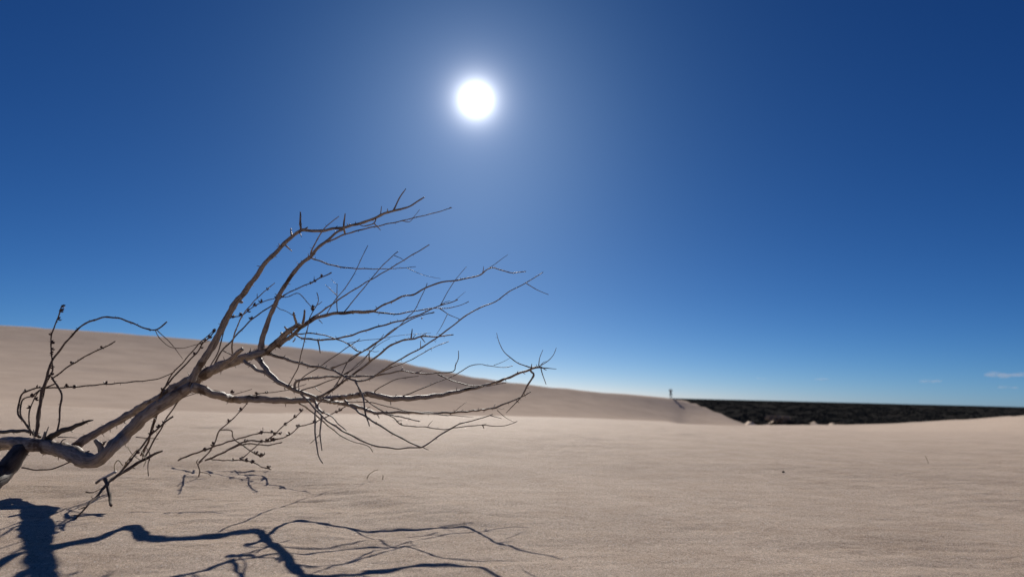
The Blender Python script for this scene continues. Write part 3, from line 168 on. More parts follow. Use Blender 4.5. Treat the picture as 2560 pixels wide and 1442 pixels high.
 ('q3','stick','sandbranch',None,'wood',None,[(-1.1656,1.79,0.0869,0.00315),(-1.1487,1.8218,0.1339,0.00283),(-1.1351,1.85,0.1796,0.0026),(-1.1124,1.8792,0.2237,0.00264),(-1.0899,1.9,0.2511,0.00267)],[(-1.1091,1.8832,0.2312),(-1.119,1.8739,0.2181),(-1.1255,1.8608,0.193),(-1.1277,1.8608,0.1977),(-1.1324,1.818,0.1164),(-1.1232,1.8292,0.1293),(-1.1425,1.8161,0.1164),(-1.1312,1.8273,0.1318),(-1.1517,1.8086,0.1098)],[[(-1.1322,1.8553,0.1905,0.00196),(-1.1369,1.8665,0.2162,0.00143),(-1.1403,1.8777,0.2327,0.00089)],[(-1.167,1.8441,0.1867,0.00156),(-1.1376,1.853,0.1838,0.00113),(-1.1059,1.8619,0.1808,0.00071)]]),
 ('q4','twig','sandbranch','q1','wood',None,[(-1.1296,1.84,0.1582,0.00168),(-1.1118,1.8345,0.137,0.00157),(-1.1082,1.828,0.1086,0.00144),(-1.097,1.82,0.0745,0.00128)],[],[]),
 ('q5','shadow_stick','sandbranch',None,'stem','short stick added in place of a dark shadow on the sand',[(-1.1751,1.74,0.0759,0.00551),(-1.1479,1.72,0.0591,0.00492),(-1.1217,1.69,0.0347,0.00413),(-1.0876,1.655,0.0182,0.00291)],[],[]),  # added stick standing in for a dark strip of shadow
 ('q6','twig','sandbranch','q1','straw',None,[(-1.1448,1.8492,0.1163,0.0013),(-1.1745,1.8496,0.134,0.00109),(-1.1935,1.85,0.1577,0.00091)],[],[]),
 ('q7','twig','sandbranch','q1','straw',None,[(-1.1668,1.7702,0.0859,0.00149),(-1.1669,1.762,0.1114,0.00134),(-1.1543,1.7562,0.1264,0.00123),(-1.1355,1.75,0.1136,0.00111)],[],[]),
 ('q8','twig','sandbranch','q1','straw',None,[(-1.1676,1.8019,0.096,0.00127),(-1.1404,1.7868,0.1305,0.00118),(-1.1095,1.773,0.1576,0.00111),(-1.0761,1.7601,0.1349,0.00104),(-1.0737,1.75,0.1117,0.00098)],[],[]),
 ('q9','root','sandbranch',None,'wood',None,[(-1.6013,1.96,0.0703,0.00241),(-1.543,1.9491,0.0654,0.00231),(-1.4874,1.9384,0.0712,0.0022),(-1.4426,1.929,0.0868,0.00211),(-1.4031,1.92,0.1061,0.00203)],[],[]),
]
CREST = [(-1.5369, 0.11001, 62), (-1.1827, 0.10471, 68), (-0.8991, 0.09624, 75), (-0.722, 0.08939, 79), (-0.545, 0.07974, 84), (-0.3686, 0.07013, 90), (-0.2768, 0.06125, 94), (-0.1922, 0.04946, 98), (-0.1217, 0.03668, 101), (-0.0517, 0.02533, 103), (0.0319, 0.01642, 105), (0.1221, 0.00908, 107), (0.1983, 0.00482, 108), (0.2536, 0.00108, 108), (0.2792, 0.0, 108), (0.295, -0.00232, 107.5), (0.3122, -0.00597, 106), (0.3341, -0.01288, 104), (0.3531, -0.01984, 101), (0.37, -0.02684, 98), (0.3869, -0.03381, 95), (0.4071, -0.04203, 91)]
EDGE = [(0.2938, -0.04546, 93), (0.4071, -0.0427, 90), (0.4999, -0.04044, 82), (0.6032, -0.03725, 75), (0.7069, -0.03071, 66), (0.7973, -0.02313, 58), (0.888, -0.01486, 50), (1.1257, 0.00244, 44), (1.5445, 0.01608, 40)]
RIDGE = [[-1.522, 2.689], [-1.34, 2.652], [-0.988, 2.376], [-0.565, 2.024], [-0.317, 1.787], [-0.143, 1.598], [0.055, 1.246]]
CLD = [(7825.8, 9000.0, 482.9), (6635.8, 9000.0, 354.2), (4872.7, 9000.0, 341.6), (3950.4, 9000.0, 331.2), (7767.8, 9000.0, 283.2)]

# ------------------------------------------------------------------ helpers
def mat(name):
    m = bpy.data.materials.new(name); m.use_nodes = True
    t = m.node_tree; t.nodes.clear()
    out = t.nodes.new('ShaderNodeOutputMaterial'); b = t.nodes.new('ShaderNodeBsdfPrincipled')
    t.links.new(b.outputs[0], out.inputs['Surface'])
    return m, t, b
def N(t, kind, **kw):
    n = t.nodes.new(kind)
    for k, v in kw.items(): setattr(n, k, v)
    return n
def ramp(t, src, stops):
    r = t.nodes.new('ShaderNodeValToRGB'); t.links.new(src, r.inputs[0])
    e = r.color_ramp.elements
    while len(e) < len(stops): e.new(0.5)
    for el, (p, c) in zip(e, stops):
        el.position = p; el.color = (*c, 1) if len(c) == 3 else c
    return r.outputs[0]
def tag(o, label=None, cat=None, group=None, kind=None):
    if label: o['label'] = label
    if cat: o['category'] = cat
    if group: o['group'] = group
    if kind: o['kind'] = kind
    return o
def link_mesh(name, verts, faces, material, parent=None, smooth=True, uv=None):
    me = bpy.data.meshes.new(name)
    me.from_pydata(verts, [], faces)
    if smooth: me.polygons.foreach_set('use_smooth', [True] * len(me.polygons))
    if uv is not None:
        l = me.uv_layers.new(name='UVMap'); l.data.foreach_set('uv', np.asarray(uv, 'f').ravel())
    me.materials.append(material); me.update()
    ob = bpy.data.objects.new(name, me); COL.objects.link(ob)
    if parent: ob.parent = parent
    return ob
def empty(name, loc):
    e = bpy.data.objects.new(name, None); e.location = loc; e.empty_display_size = 0.1
    COL.objects.link(e); return e

# numpy gradient noise
_perm = rng.permutation(512)
_perm = np.concatenate([_perm, _perm, _perm])
_ang = rng.uniform(0, 2 * math.pi, 512)
def noise(x, y):
    xi = np.floor(x).astype(np.int64); yi = np.floor(y).astype(np.int64)
    xf = x - xi; yf = y - yi
    u = xf * xf * xf * (xf * (xf * 6 - 15) + 10); v = yf * yf * yf * (yf * (yf * 6 - 15) + 10)
    def g(i, j, dx, dy):
        a = _ang[_perm[(_perm[i & 511] + j) & 511]]
        return np.cos(a) * dx + np.sin(a) * dy
    a = g(xi, yi, xf, yf); b = g(xi + 1, yi, xf - 1, yf); c = g(xi, yi + 1, xf, yf - 1); d = g(xi + 1, yi + 1, xf - 1, yf - 1)
    return (a * (1 - u) + b * u) * (1 - v) + (c * (1 - u) + d * u) * v
def sstep(a, b, x):
    t = np.clip((x - a) / (b - a), 0, 1); return t * t * (3 - 2 * t)

# ------------------------------------------------------------------ terrain
CU, CE, CY = [np.array(c) for c in zip(*CREST)]
EU, EE, EY = [np.array(c) for c in zip(*EDGE)]
RG = np.array(RIDGE)
PLAIN = -9.0
MOUNDS = [(57.5, 119, 4.3, 9, 4), (59.5, 128, 5.6, 4.6, 5), (53.0, 128, 4.9, 3, 4), (66.0, 127, 5.2, 3.2, 5), (72.5, 128, 5.35, 4.2, 5), (69, 121, 4.3, 5, 3.5)]
def smooth_interp(u, U_, V_):
    s = 0
    for k in (-.03, -.015, 0, .015, .03): s = s + np.interp(u + k, U_, V_)
    return s / 5
def height(x, y):
    x = np.asarray(x, float); y = np.asarray(y, float)
    r = np.hypot(x, y)
    u = x / np.maximum(y, 12.0)
    k = 0.0345 + 0.006 * sstep(0.05, 0.42, u)
    ys = np.maximum(y, 0)
    base = -k * (np.sqrt((np.maximum(y - 3.2, 0)) ** 2 + 0.4) - 0.632) - 0.0
    # gentle swells
    base = base + 0.028 * noise(x / 1.9 + 7.3, y / 1.3) * sstep(1.2, 5, y) + 0.10 * noise(x / 7 + 3, y / 6 + 1) * sstep(5, 16, y) * (1 - sstep(50, 80, y))
    # right hand sand edge and the fall to the plain behind it
    Ye = np.interp(u, EU, EY); ze = CAM_H + np.interp(u, EU, EE) * Ye
    wgt = sstep(EU[0] - .02, EU[0] + .02, u)
    near = base + (ze - base) * sstep(Ye * 0.35, Ye, y)
    beyond = np.maximum(ze - 0.24 * (y - Ye) - 0.0, PLAIN)
    right = np.where(y < Ye, near, beyond)
    z = base * (1 - wgt) + right * wgt
    lvl = base * (1 - wgt) + near * wgt
    # the great dune on the left
    Yc = smooth_interp(u, CU, CY); zc = CAM_H + np.interp(u, CU, CE) * Yc
    width = np.interp(u, [-1.5, -.9, -.3, .1, .3, .45], [56, 60, 64, 48, 18, 12])
    t = (y - (Yc - width)) / width
    a = 0.20 * sstep(-.42, -.30, u) * (1 - sstep(-.06, .03, u)) + 0.03
    lo = 0.76 + 0.03 * noise(x / 9, y / 5)
    tt = np.clip(t, 0, 1)
    prof = (1 - a) * (tt ** 1.55) + a * sstep(lo, 1.0, tt)
    du = lvl + (zc - lvl) * prof
    back = np.maximum(zc - 0.3 * (y - Yc), PLAIN)
    dune = np.where(t < 1, du, np.minimum(back, zc))
    m = (t > 0) & (u < CU[-1]) & (zc > base - 0.0)
    z = np.where(m, dune, z)
    # broad relief on the dune face
    z = z + np.where(m & (t < 1.0), 0.16 * noise(x / 11 + 2, y / 7) * np.sin(np.pi * np.clip(t, 0, 1)), 0)
    # mounds beyond the edge
    far = (y > 100) & (u > 0.36)
    mb = np.zeros_like(z) + PLAIN
    for mx, my, h, rx, ry in MOUNDS:
        mb = np.maximum(mb, PLAIN + h * np.exp(-((x - mx) / rx) ** 2 - ((y - my) / ry) ** 2))
    z = np.where(far, np.maximum(z, mb), z)
    # everything runs out to the plain
    z = z + (PLAIN - z) * sstep(150, 230, r)
    z = z * (1 - sstep(170, 230, r)) + (PLAIN + 0.7 * noise(x / 90, y / 60) + 1.2 * noise(x / 420 + 5, y / 300)) * sstep(170, 230, r)
    # ---- near relief
    nf = 1 - sstep(6, 14, r)
    # a low drift whose shoulder runs from behind the bush towards the right front
    best = np.full(z.shape, 1e9); sd = np.zeros_like(z)
    for (ax, ay), (bx, by) in zip(RG[:-1], RG[1:]):
        ex, ey = bx - ax, by - ay; L2 = ex * ex + ey * ey
        s = np.clip(((x - ax) * ex + (y - ay) * ey) / L2, 0, 1)
        dx, dy = x - (ax + s * ex), y - (ay + s * ey); d = np.hypot(dx, dy)
        q = d < best; best = np.where(q, d, best); sd = np.where(q, np.sign(ex * dy - ey * dx) * d, sd)
    endf = sstep(-1.75, -1.3, x) * (1 - sstep(-.2, .25, x) * .75)
    drop = 0.012 / (1 + np.exp(-np.clip(sd / 0.035, -40, 40))) * np.exp(-(np.maximum(sd, 0) / 0.5) ** 2)
    z = z + drop * endf * nf * sstep(1.35, 1.75, y)
    # wind ripples, stretched across the view and slightly oblique
    xr = x * 0.98 + y * 0.2; yr = y * 0.98 - x * 0.17
    wx = xr + 0.16 * noise(xr * 1.5, yr * 1.7)
    wy = yr + 0.10 * noise(xr * 1.3 + 9, yr * 1.8)
    patch = 0.35 + 0.65 * sstep(-.25, .35, noise(x * .8 + 4, y * .6 + 2))
    rip = 0.0070 * noise(wx * 3.4 + wy * 2.0, wy * 9.0) + 0.0040 * noise(wx * 7.0 - wy * 5 + 3, wy * 19.0) + 0.0026 * noise(wx * 15 + wy * 9 + 3, wy * 40.0) + 0.0011 * noise(wx * 30, wy * 60)
    z = z + rip * patch * (1 - sstep(5, 11, r))
    z = z + 0.013 * noise(xr * .8 + yr * .5, yr * 1.9 + 4) * (1 - sstep(7, 22, r)) * sstep(.8, 1.8, y)
    z = z + 0.035 * noise(xr * .16, yr * .45 + 4) * sstep(7, 16, r) * (1 - sstep(70, 100, r))
    z = z + 0.012 * noise(xr * .6, yr * 1.5) * sstep(4, 9, r) * (1 - sstep(30, 45, r))
    z = z + 0.011 * noise(x * 2.1 + 3, y * 3.1 + 8) * (1 - sstep(-.5, .1, x)) * (1 - sstep(3, 5, r))
    # scour under the trunk
    z = z - 0.012 * np.exp(-((x + 1.42) / .16) ** 2 - ((y - 1.93) / .10) ** 2) + 0.010 * np.exp(-((x + 1.28) / .3) ** 2 - ((y - 2.25) / .09) ** 2)
    # footprints
    for fx, fy in FOOT:
        z = z - 0.035 * np.exp(-((x - fx) / .10) ** 2 - ((y - fy) / .16) ** 2)
    return z
FOOT = [(-3.29, 6.2), (-3.02, 6.2), (-2.2, 5.1), (2.6, 8.4), (-1.3, 4.6), (.35, 5.3), (.9, 5.9)]

def axis(lo, hi, step, growlo, growhi, end_lo, end_hi):
    mid = list(np.arange(lo, hi, step)); a = []; p = lo; s = step
    while p > end_lo: s *= growlo; p -= s; a.append(p)
    b = []; p = mid[-1]; s = step
    while p < end_hi: s *= growhi; p += s; b.append(p)
    return np.array(a[::-1] + mid + b)
xs = axis(-1.9, 1.9, 0.0105, 1.034, 1.034, -6000, 6000)
ys = axis(0.85, 3.0, 0.008, 1.12, 1.0165, -6000, 7000)
X, Y = np.meshgrid(xs, ys)
Z = height(X, Y)
ny, nx = X.shape
print('grid', nx, ny, nx * ny)
co = np.stack([X, Y, Z], -1).reshape(-1, 3)
idx = np.arange(nx * ny).reshape(ny, nx)
quads = np.stack([idx[:-1, :-1], idx[:-1, 1:], idx[1:, 1:], idx[1:, :-1]], -1).reshape(-1, 4)
Zy = np.gradient(Z, ys, axis=0); Zx = np.gradient(Z, xs, axis=1)
nrm = np.stack([-Zx, -Zy, np.ones_like(Z)], -1).reshape(-1, 3)
nrm /= np.linalg.norm(nrm, axis=1)[:, None]
fc = co[quads].mean(1)
fu = fc[:, 0] / np.maximum(fc[:, 1], 12)
Ycf = smooth_interp(fu, CU, CY)
Wf = np.interp(fu, [-1.5, -.9, -.3, .1, .3, .45], [56, 60, 64, 48, 18, 12])
rf = np.hypot(fc[:, 0], fc[:, 1])
is_scrub = (fc[:, 2] < PLAIN + 1.3) & (rf > 95)
is_dune = (~is_scrub) & (fu < CU[-1]) & (fc[:, 1] > Ycf - Wf) & (fc[:, 1] > 20)
is_sand = ~(is_scrub | is_dune)
def sub(name, mask, material, label):
    q = quads[mask]; used, inv = np.unique(q, return_inverse=True)
    me = bpy.data.meshes.new(name)
    me.vertices.add(len(used)); me.vertices.foreach_set('co', co[used].astype('f').ravel())
    n = len(q); me.loops.add(n * 4); me.loops.foreach_set('vertex_index', inv.astype('i').ravel())
    me.polygons.add(n); me.polygons.foreach_set('loop_start', np.arange(0, n * 4, 4, dtype='i'))
    me.polygons.foreach_set('loop_total', np.full(n, 4, dtype='i'))
    me.polygons.foreach_set('use_smooth', np.ones(n, dtype=bool))
    me.update(calc_edges=True); me.validate()
    me.normals_split_custom_set_from_vertices(nrm[used])
    me.materials.append(material)
    ob = bpy.data.objects.new(name, me); COL.objects.link(ob)
    return tag(ob, label, None, None, 'structure')

# sand material: grain, colour mottling, dark grains, sparkling grains
m_sand, t, b = mat('sand')
tc = N(t, 'ShaderNodeTexCoord')
def nz(scale, detail=4, rough=.6, vec=None):
    n = N(t, 'ShaderNodeTexNoise'); n.inputs['Scale'].default_value = scale; n.inputs['Detail'].default_value = detail; n.inputs['Roughness'].default_value = rough
    t.links.new(vec or tc.outputs['Object'], n.inputs['Vector']); return n.outputs['Fac']
base = ramp(t, nz(2.2, 5), [(.3, (.52, .412, .325)), (.7, (.635, .512, .408))])
grain = ramp(t, nz(420, 3, .75), [(.30, (.22, .19, .17)), (.5, (.90, .89, .88)), (.68, (1.75, 1.73, 1.7))])
clump = ramp(t, nz(120, 4, .7), [(.34, (.74, .70, .66)), (.5, (.98, .975, .97)), (.68, (1.17, 1.165, 1.16))])
coarse = ramp(t, nz(7, 6, .7), [(.38, (.93, .90, .87)), (.58, (1.02, 1.02, 1.02))])
m0 = N(t, 'ShaderNodeMix', data_type='RGBA', blend_type='MULTIPLY'); m0.inputs[0].default_value = .85; t.links.new(base, m0.inputs[6]); t.links.new(clump, m0.inputs[7])
m1 = N(t, 'ShaderNodeMix', data_type='RGBA', blend_type='MULTIPLY'); m1.inputs[0].default_value = 1; t.links.new(m0.outputs[2], m1.inputs[6]); t.links.new(coarse, m1.inputs[7])
mx = N(t, 'ShaderNodeMix', data_type='RGBA', blend_type='MULTIPLY'); mx.inputs[0].default_value = .8
t.links.new(m1.outputs[2], mx.inputs[6]); t.links.new(grain, mx.inputs[7])
vor = N(t, 'ShaderNodeTexVoronoi'); vor.inputs['Scale'].default_value = 290
t.links.new(tc.outputs['Object'], vor.inputs['Vector'])
sepc = N(t, 'ShaderNodeSeparateColor'); t.links.new(vor.outputs['Color'], sepc.inputs[0])
def gate(src, thr, op='GREATER_THAN'):
    g = N(t, 'ShaderNodeMath', operation=op); g.inputs[1].default_value = thr; t.links.new(src, g.inputs[0]); return g.outputs[0]
near = N(t, 'ShaderNodeMath', operation='LESS_THAN'); near.inputs[1].default_value = .40; t.links.new(vor.outputs['Distance'], near.inputs[0])
def mul(a, c):
    g = N(t, 'ShaderNodeMath', operation='MULTIPLY'); t.links.new(a, g.inputs[0]); t.links.new(c, g.inputs[1]); return g.outputs[0]
darkm = mul(gate(sepc.outputs['Red'], .035, 'LESS_THAN'), near.outputs[0])
spark = mul(gate(sepc.outputs['Red'], .955), near.outputs[0])
mx2 = N(t, 'ShaderNodeMix', data_type='RGBA'); t.links.new(darkm, mx2.inputs[0]); t.links.new(mx.outputs[2], mx2.inputs[6]); mx2.inputs[7].default_value = (.16, .11, .08, 1)
mx3 = N(t, 'ShaderNodeMix', data_type='RGBA'); t.links.new(spark, mx3.inputs[0]); t.links.new(mx2.outputs[2], mx3.inputs[6]); mx3.inputs[7].default_value = (.9, .85, .78, 1)
t.links.new(mx3.outputs[2], b.inputs['Base Color'])
rr = N(t, 'ShaderNodeMapRange'); t.links.new(spark, rr.inputs[0]); rr.inputs[3].default_value = .85; rr.inputs[4].default_value = .22
t.links.new(rr.outputs[0], b.inputs['Roughness'])
b.inputs['Specular IOR Level'].default_value = .12
add = N(t, 'ShaderNodeMath', operation='MULTIPLY_ADD'); t.links.new(nz(150, 5, .75), add.inputs[0]); add.inputs[1].default_value = 1.0; t.links.new(nz(900, 1), add.inputs[2])
map_ = N(t, 'ShaderNodeMapping'); map_.inputs['Scale'].default_value = (11, 34, 20); map_.inputs['Rotation'].default_value = (0, 0, .17); t.links.new(tc.outputs['Object'], map_.inputs['Vector'])
b1 = N(t, 'ShaderNodeBump'); b1.inputs['Distance'].default_value = .005; b1.inputs['Strength'].default_value = .7; t.links.new(nz(1, 4, .6, map_.outputs[0]), b1.inputs['Height'])
b2 = N(t, 'ShaderNodeBump'); b2.inputs['Distance'].default_value = .0035; b2.inputs['Strength'].default_value = .8; t.links.new(add.outputs[0], b2.inputs['Height']); t.links.new(b1.outputs[0], b2.inputs['Normal'])
t.links.new(b2.outputs[0], b.inputs['Normal'])

m_dune, t, b = mat('dune_sand')
tc = N(t, 'ShaderNodeTexCoord')
t.links.new(ramp(t, nz(.35, 6), [(.3, (.465, .368, .295)), (.7, (.555, .446, .360))]), b.inputs['Base Color'])
b.inputs['Roughness'].default_value = 1; b.inputs['Specular IOR Level'].default_value = 0
bp = N(t, 'ShaderNodeBump'); bp.inputs['Distance'].default_value = .05; bp.inputs['Strength'].default_value = .5; t.links.new(nz(1.6, 6, .6), bp.inputs['Height']); t.links.new(bp.outputs[0], b.inputs['Normal'])

m_scrub, t, b = mat('scrub_ground')
tc = N(t, 'ShaderNodeTexCoord')
n1 = N(t, 'ShaderNodeTexNoise'); n1.inputs['Scale'].default_value = .02; n1.inputs['Detail'].default_value = 8; t.links.new(tc.outputs['Object'], n1.inputs['Vector'])
t.links.new(ramp(t, n1.outputs['Fac'], [(.35, (.020, .020, .020)), (.65, (.036, .033, .030))]), b.inputs['Base Color'])
b.inputs['Roughness'].default_value = 1; b.inputs['Specular IOR Level'].default_value = 0

sand = sub('sand', is_sand, m_sand, 'pale beige rippled sand in the foreground')
dune = sub('sand_dune', is_dune, m_dune, 'tall smooth dune rising on the left to the skyline')
scr = sub('scrubland', is_scrub, m_scrub, 'dark flat scrub plain along the horizon')

# ------------------------------------------------------------------ leafy clumps
def leaf_clump(cx, cy, cz, rx, ry, rz, n, leaf, r):
    """leaf faces scattered through an uneven crown"""
    v = []; f = []
    lobes = [(r.uniform(-.6, .6) * rx, r.uniform(-.5, .5) * ry, r.uniform(.1, .7) * rz, r.uniform(.35, .6)) for _ in range(6)]
    for i in range(n):
        lx, ly, lz, lr = lobes[i % 6]
        a = r.uniform(0, 6.283); c = r.uniform(-1, 1); s = math.sqrt(1 - c * c); q = lr * r.random() ** .4
        px = cx + lx + rx * q * s * math.cos(a); py = cy + ly + ry * q * s * math.sin(a); pz = cz + max(0.02, lz + rz * q * c)
        d1 = Vector((r.gauss(0, 1), r.gauss(0, 1), r.gauss(0, 1))).normalized(); d2 = d1.orthogonal().normalized()
        L = leaf * r.uniform(.6, 1.3); k = len(v); p = Vector((px, py, pz))
        v += [p - d1 * L, p + d2 * L * .45, p + d1 * L, p - d2 * L * .45]; f.append((k, k + 1, k + 2, k + 3))
    return v, f
m_leaf, t, b = mat('scrub_leaves')
tc = N(t, 'ShaderNodeTexCoord'); n1 = N(t, 'ShaderNodeTexNoise'); n1.inputs['Scale'].default_value = 1.2; t.links.new(tc.outputs['Object'], n1.inputs['Vector'])
t.links.new(ramp(t, n1.outputs['Fac'], [(.35, (.024, .025, .022)), (.65, (.044, .041, .033))]), b.inputs['Base Color']); b.inputs['Roughness'].default_value = 1; b.inputs['Specular IOR Level'].default_value = .05
m_stem, t, b = mat('scrub_stem'); b.inputs['Base Color'].default_value = (.07, .055, .04, 1); b.inputs['Roughness'].default_value = .9

V_ = []; F_ = []; r = random.Random(3)
for i in range(2600):
    yy = 150 * (26 ** (r.random() ** .8)); uu = r.uniform(.16, 1.05); xx = uu * yy
    sc = r.uniform(.8, 1.5) * (1 + yy / 900)
    hz = float(height(np.array([xx]), np.array([yy]))[0])
    a, bb = leaf_clump(xx, yy, hz, 2.6 * sc, 2.2 * sc, .8 * r.uniform(.7, 1.5) * min(sc, 2.0), 60, .34 * sc, r)
    k = len(V_); V_ += a; F_ += [tuple(j + k for j in q) for q in bb]
ob = link_mesh('scrub', V_, F_, m_leaf, None, False)
tag(ob, 'dark low scrub covering the far plain to the horizon', 'scrub', None, 'stuff')

SHRUBS = [  # x, y, rx, rz, label
 (53.8, 119.0, 2.5, 1.15, 'dark shrub at the left end of the row, next to the dune foot'),
 (57.3, 118.5, 2.5, 1.0, 'dark shrub in front of the tallest sandy mound, second from the dune foot'),
 (60.8, 119.0, 2.6, 1.15, 'dark shrub in the middle of the row, right below the crest of the tallest mound'),
 (63.9, 119.5, 2.2, .8, 'dark shrub closing the right end of the dense row'),
 (68.6, 120.5, 2.0, .9, 'small separate dark shrub between the two sandy patches'),
 (54.6, 128.5, 1.7, .9, 'small dark shrub behind the left end of the row') , (58.8, 126.6, 3.2, .8, 'brownish twiggy shrub on the front of the tallest sandy mound, above the dark row'),
 (62.2, 126.6, 2.4, .7, 'small brownish shrub on the right flank of the tallest sandy mound')]
m_brown, t, b = mat('brown_twigs'); b.inputs['Base Color'].default_value = (.30, .245, .185, 1); b.inputs['Roughness'].default_value = 1; b.inputs['Specular IOR Level'].default_value = 0
for x, y, rx, rz, lab in SHRUBS:
    z = float(height(np.array([x]), np.array([y]))[0])
    e = empty('shrub', (x, y, z)); tag(e, lab, 'shrub', 'shrubs on the sandy mounds at the edge of the plain')
    a, bb = leaf_clump(0, 0, 0.0, rx, rx * .8, rz * 1.2, 2400 if 'brown' in lab else 1500, .28 if 'brown' in lab else .16, r)
    link_mesh('crown', a, bb, m_brown if 'brown' in lab else m_leaf, e, False)
    sv = []; sf = []
    for k in range(7):
        an = k * .9; bx, by = .2 * math.cos(an), .2 * math.sin(an); tx, ty = rx * .6 * math.cos(an), rx * .5 * math.sin(an)
        j = len(sv)
        for q in range(3): sv.append((bx + .06 * math.cos(q * 2.1), by + .06 * math.sin(q * 2.1), -.3))
        sv.append((tx, ty, rz)); sf += [(j, j + 1, j + 3), (j + 1, j + 2, j + 3), (j + 2, j, j + 3)]
    link_mesh('trunk', sv, sf, m_stem, e)

# ------------------------------------------------------------------ wood materials (u runs round the branch, v along it in metres)
def wood(name, dark, mid, light, gloss=.5):
    m, t, b = mat(name)
    uv = N(t, 'ShaderNodeTexCoord')
    mp = N(t, 'ShaderNodeMapping'); mp.inputs['Scale'].default_value = (16, 26, 1); t.links.new(uv.outputs['UV'], mp.inputs['Vector'])
    n = N(t, 'ShaderNodeTexNoise'); n.inputs['Scale'].default_value = 1; n.inputs['Detail'].default_value = 6; n.inputs['Roughness'].default_value = .65; n.inputs['Distortion'].default_value = .8
    t.links.new(mp.outputs[0], n.inputs['Vector'])
    c = ramp(t, n.outputs['Fac'], [(.28, dark), (.45, mid), (.72, light)])
    n2 = N(t, 'ShaderNodeTexNoise'); n2.inputs['Scale'].default_value = 16; n2.inputs['Detail'].default_value = 5; t.links.new(uv.outputs['Object'], n2.inputs['Vector'])
    pm = ramp(t, n2.outputs['Fac'], [(.57, (1, 1, 1)), (.64, (.32, .26, .22))])
    x = N(t, 'ShaderNodeMix', data_type='RGBA', blend_type='MULTIPLY'); x.inputs[0].default_value = 1; t.links.new(c, x.inputs[6]); t.links.new(pm, x.inputs[7])
    t.links.new(x.outputs[2], b.inputs['Base Color'])
    b.inputs['Roughness'].default_value = gloss; b.inputs['Specular IOR Level'].default_value = .3
    bp = N(t, 'ShaderNodeBump'); bp.inputs['Distance'].default_value = .0022; bp.inputs['Strength'].default_value = 1; t.links.new(n.outputs['Fac'], bp.inputs['Height'])
    t.links.new(bp.outputs[0], b.inputs['Normal'])
    return m
MATS = {'wood': wood('weathered_wood', (.065, .047, .034), (.26, .20, .148), (.48, .39, .305), .55),
        'dark': wood('shaded_wood', (.018, .013, .010), (.060, .045, .035), (.13, .10, .08), .6),  # wood colour darkened to carry the shade on the low left limbs
        'pale': wood('peeled_wood', (.25, .2, .16), (.5, .45, .4), (.68, .64, .6), .4),
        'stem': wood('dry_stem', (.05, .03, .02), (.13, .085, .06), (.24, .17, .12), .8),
        'straw': wood('straw', (.22, .15, .07), (.38, .28, .14), (.5, .4, .24), .5)}
m_cap, t, b = mat('seed_capsule_skin')
tc = N(t, 'ShaderNodeTexCoord'); n1 = N(t, 'ShaderNodeTexNoise'); n1.inputs['Scale'].default_value = 220; t.links.new(tc.outputs['Object'], n1.inputs['Vector'])
t.links.new(ramp(t, n1.outputs['Fac'], [(.35, (.03, .011, .008)), (.65, (.09, .036, .024))]), b.inputs['Base Color']); b.inputs['Roughness'].default_value = .6

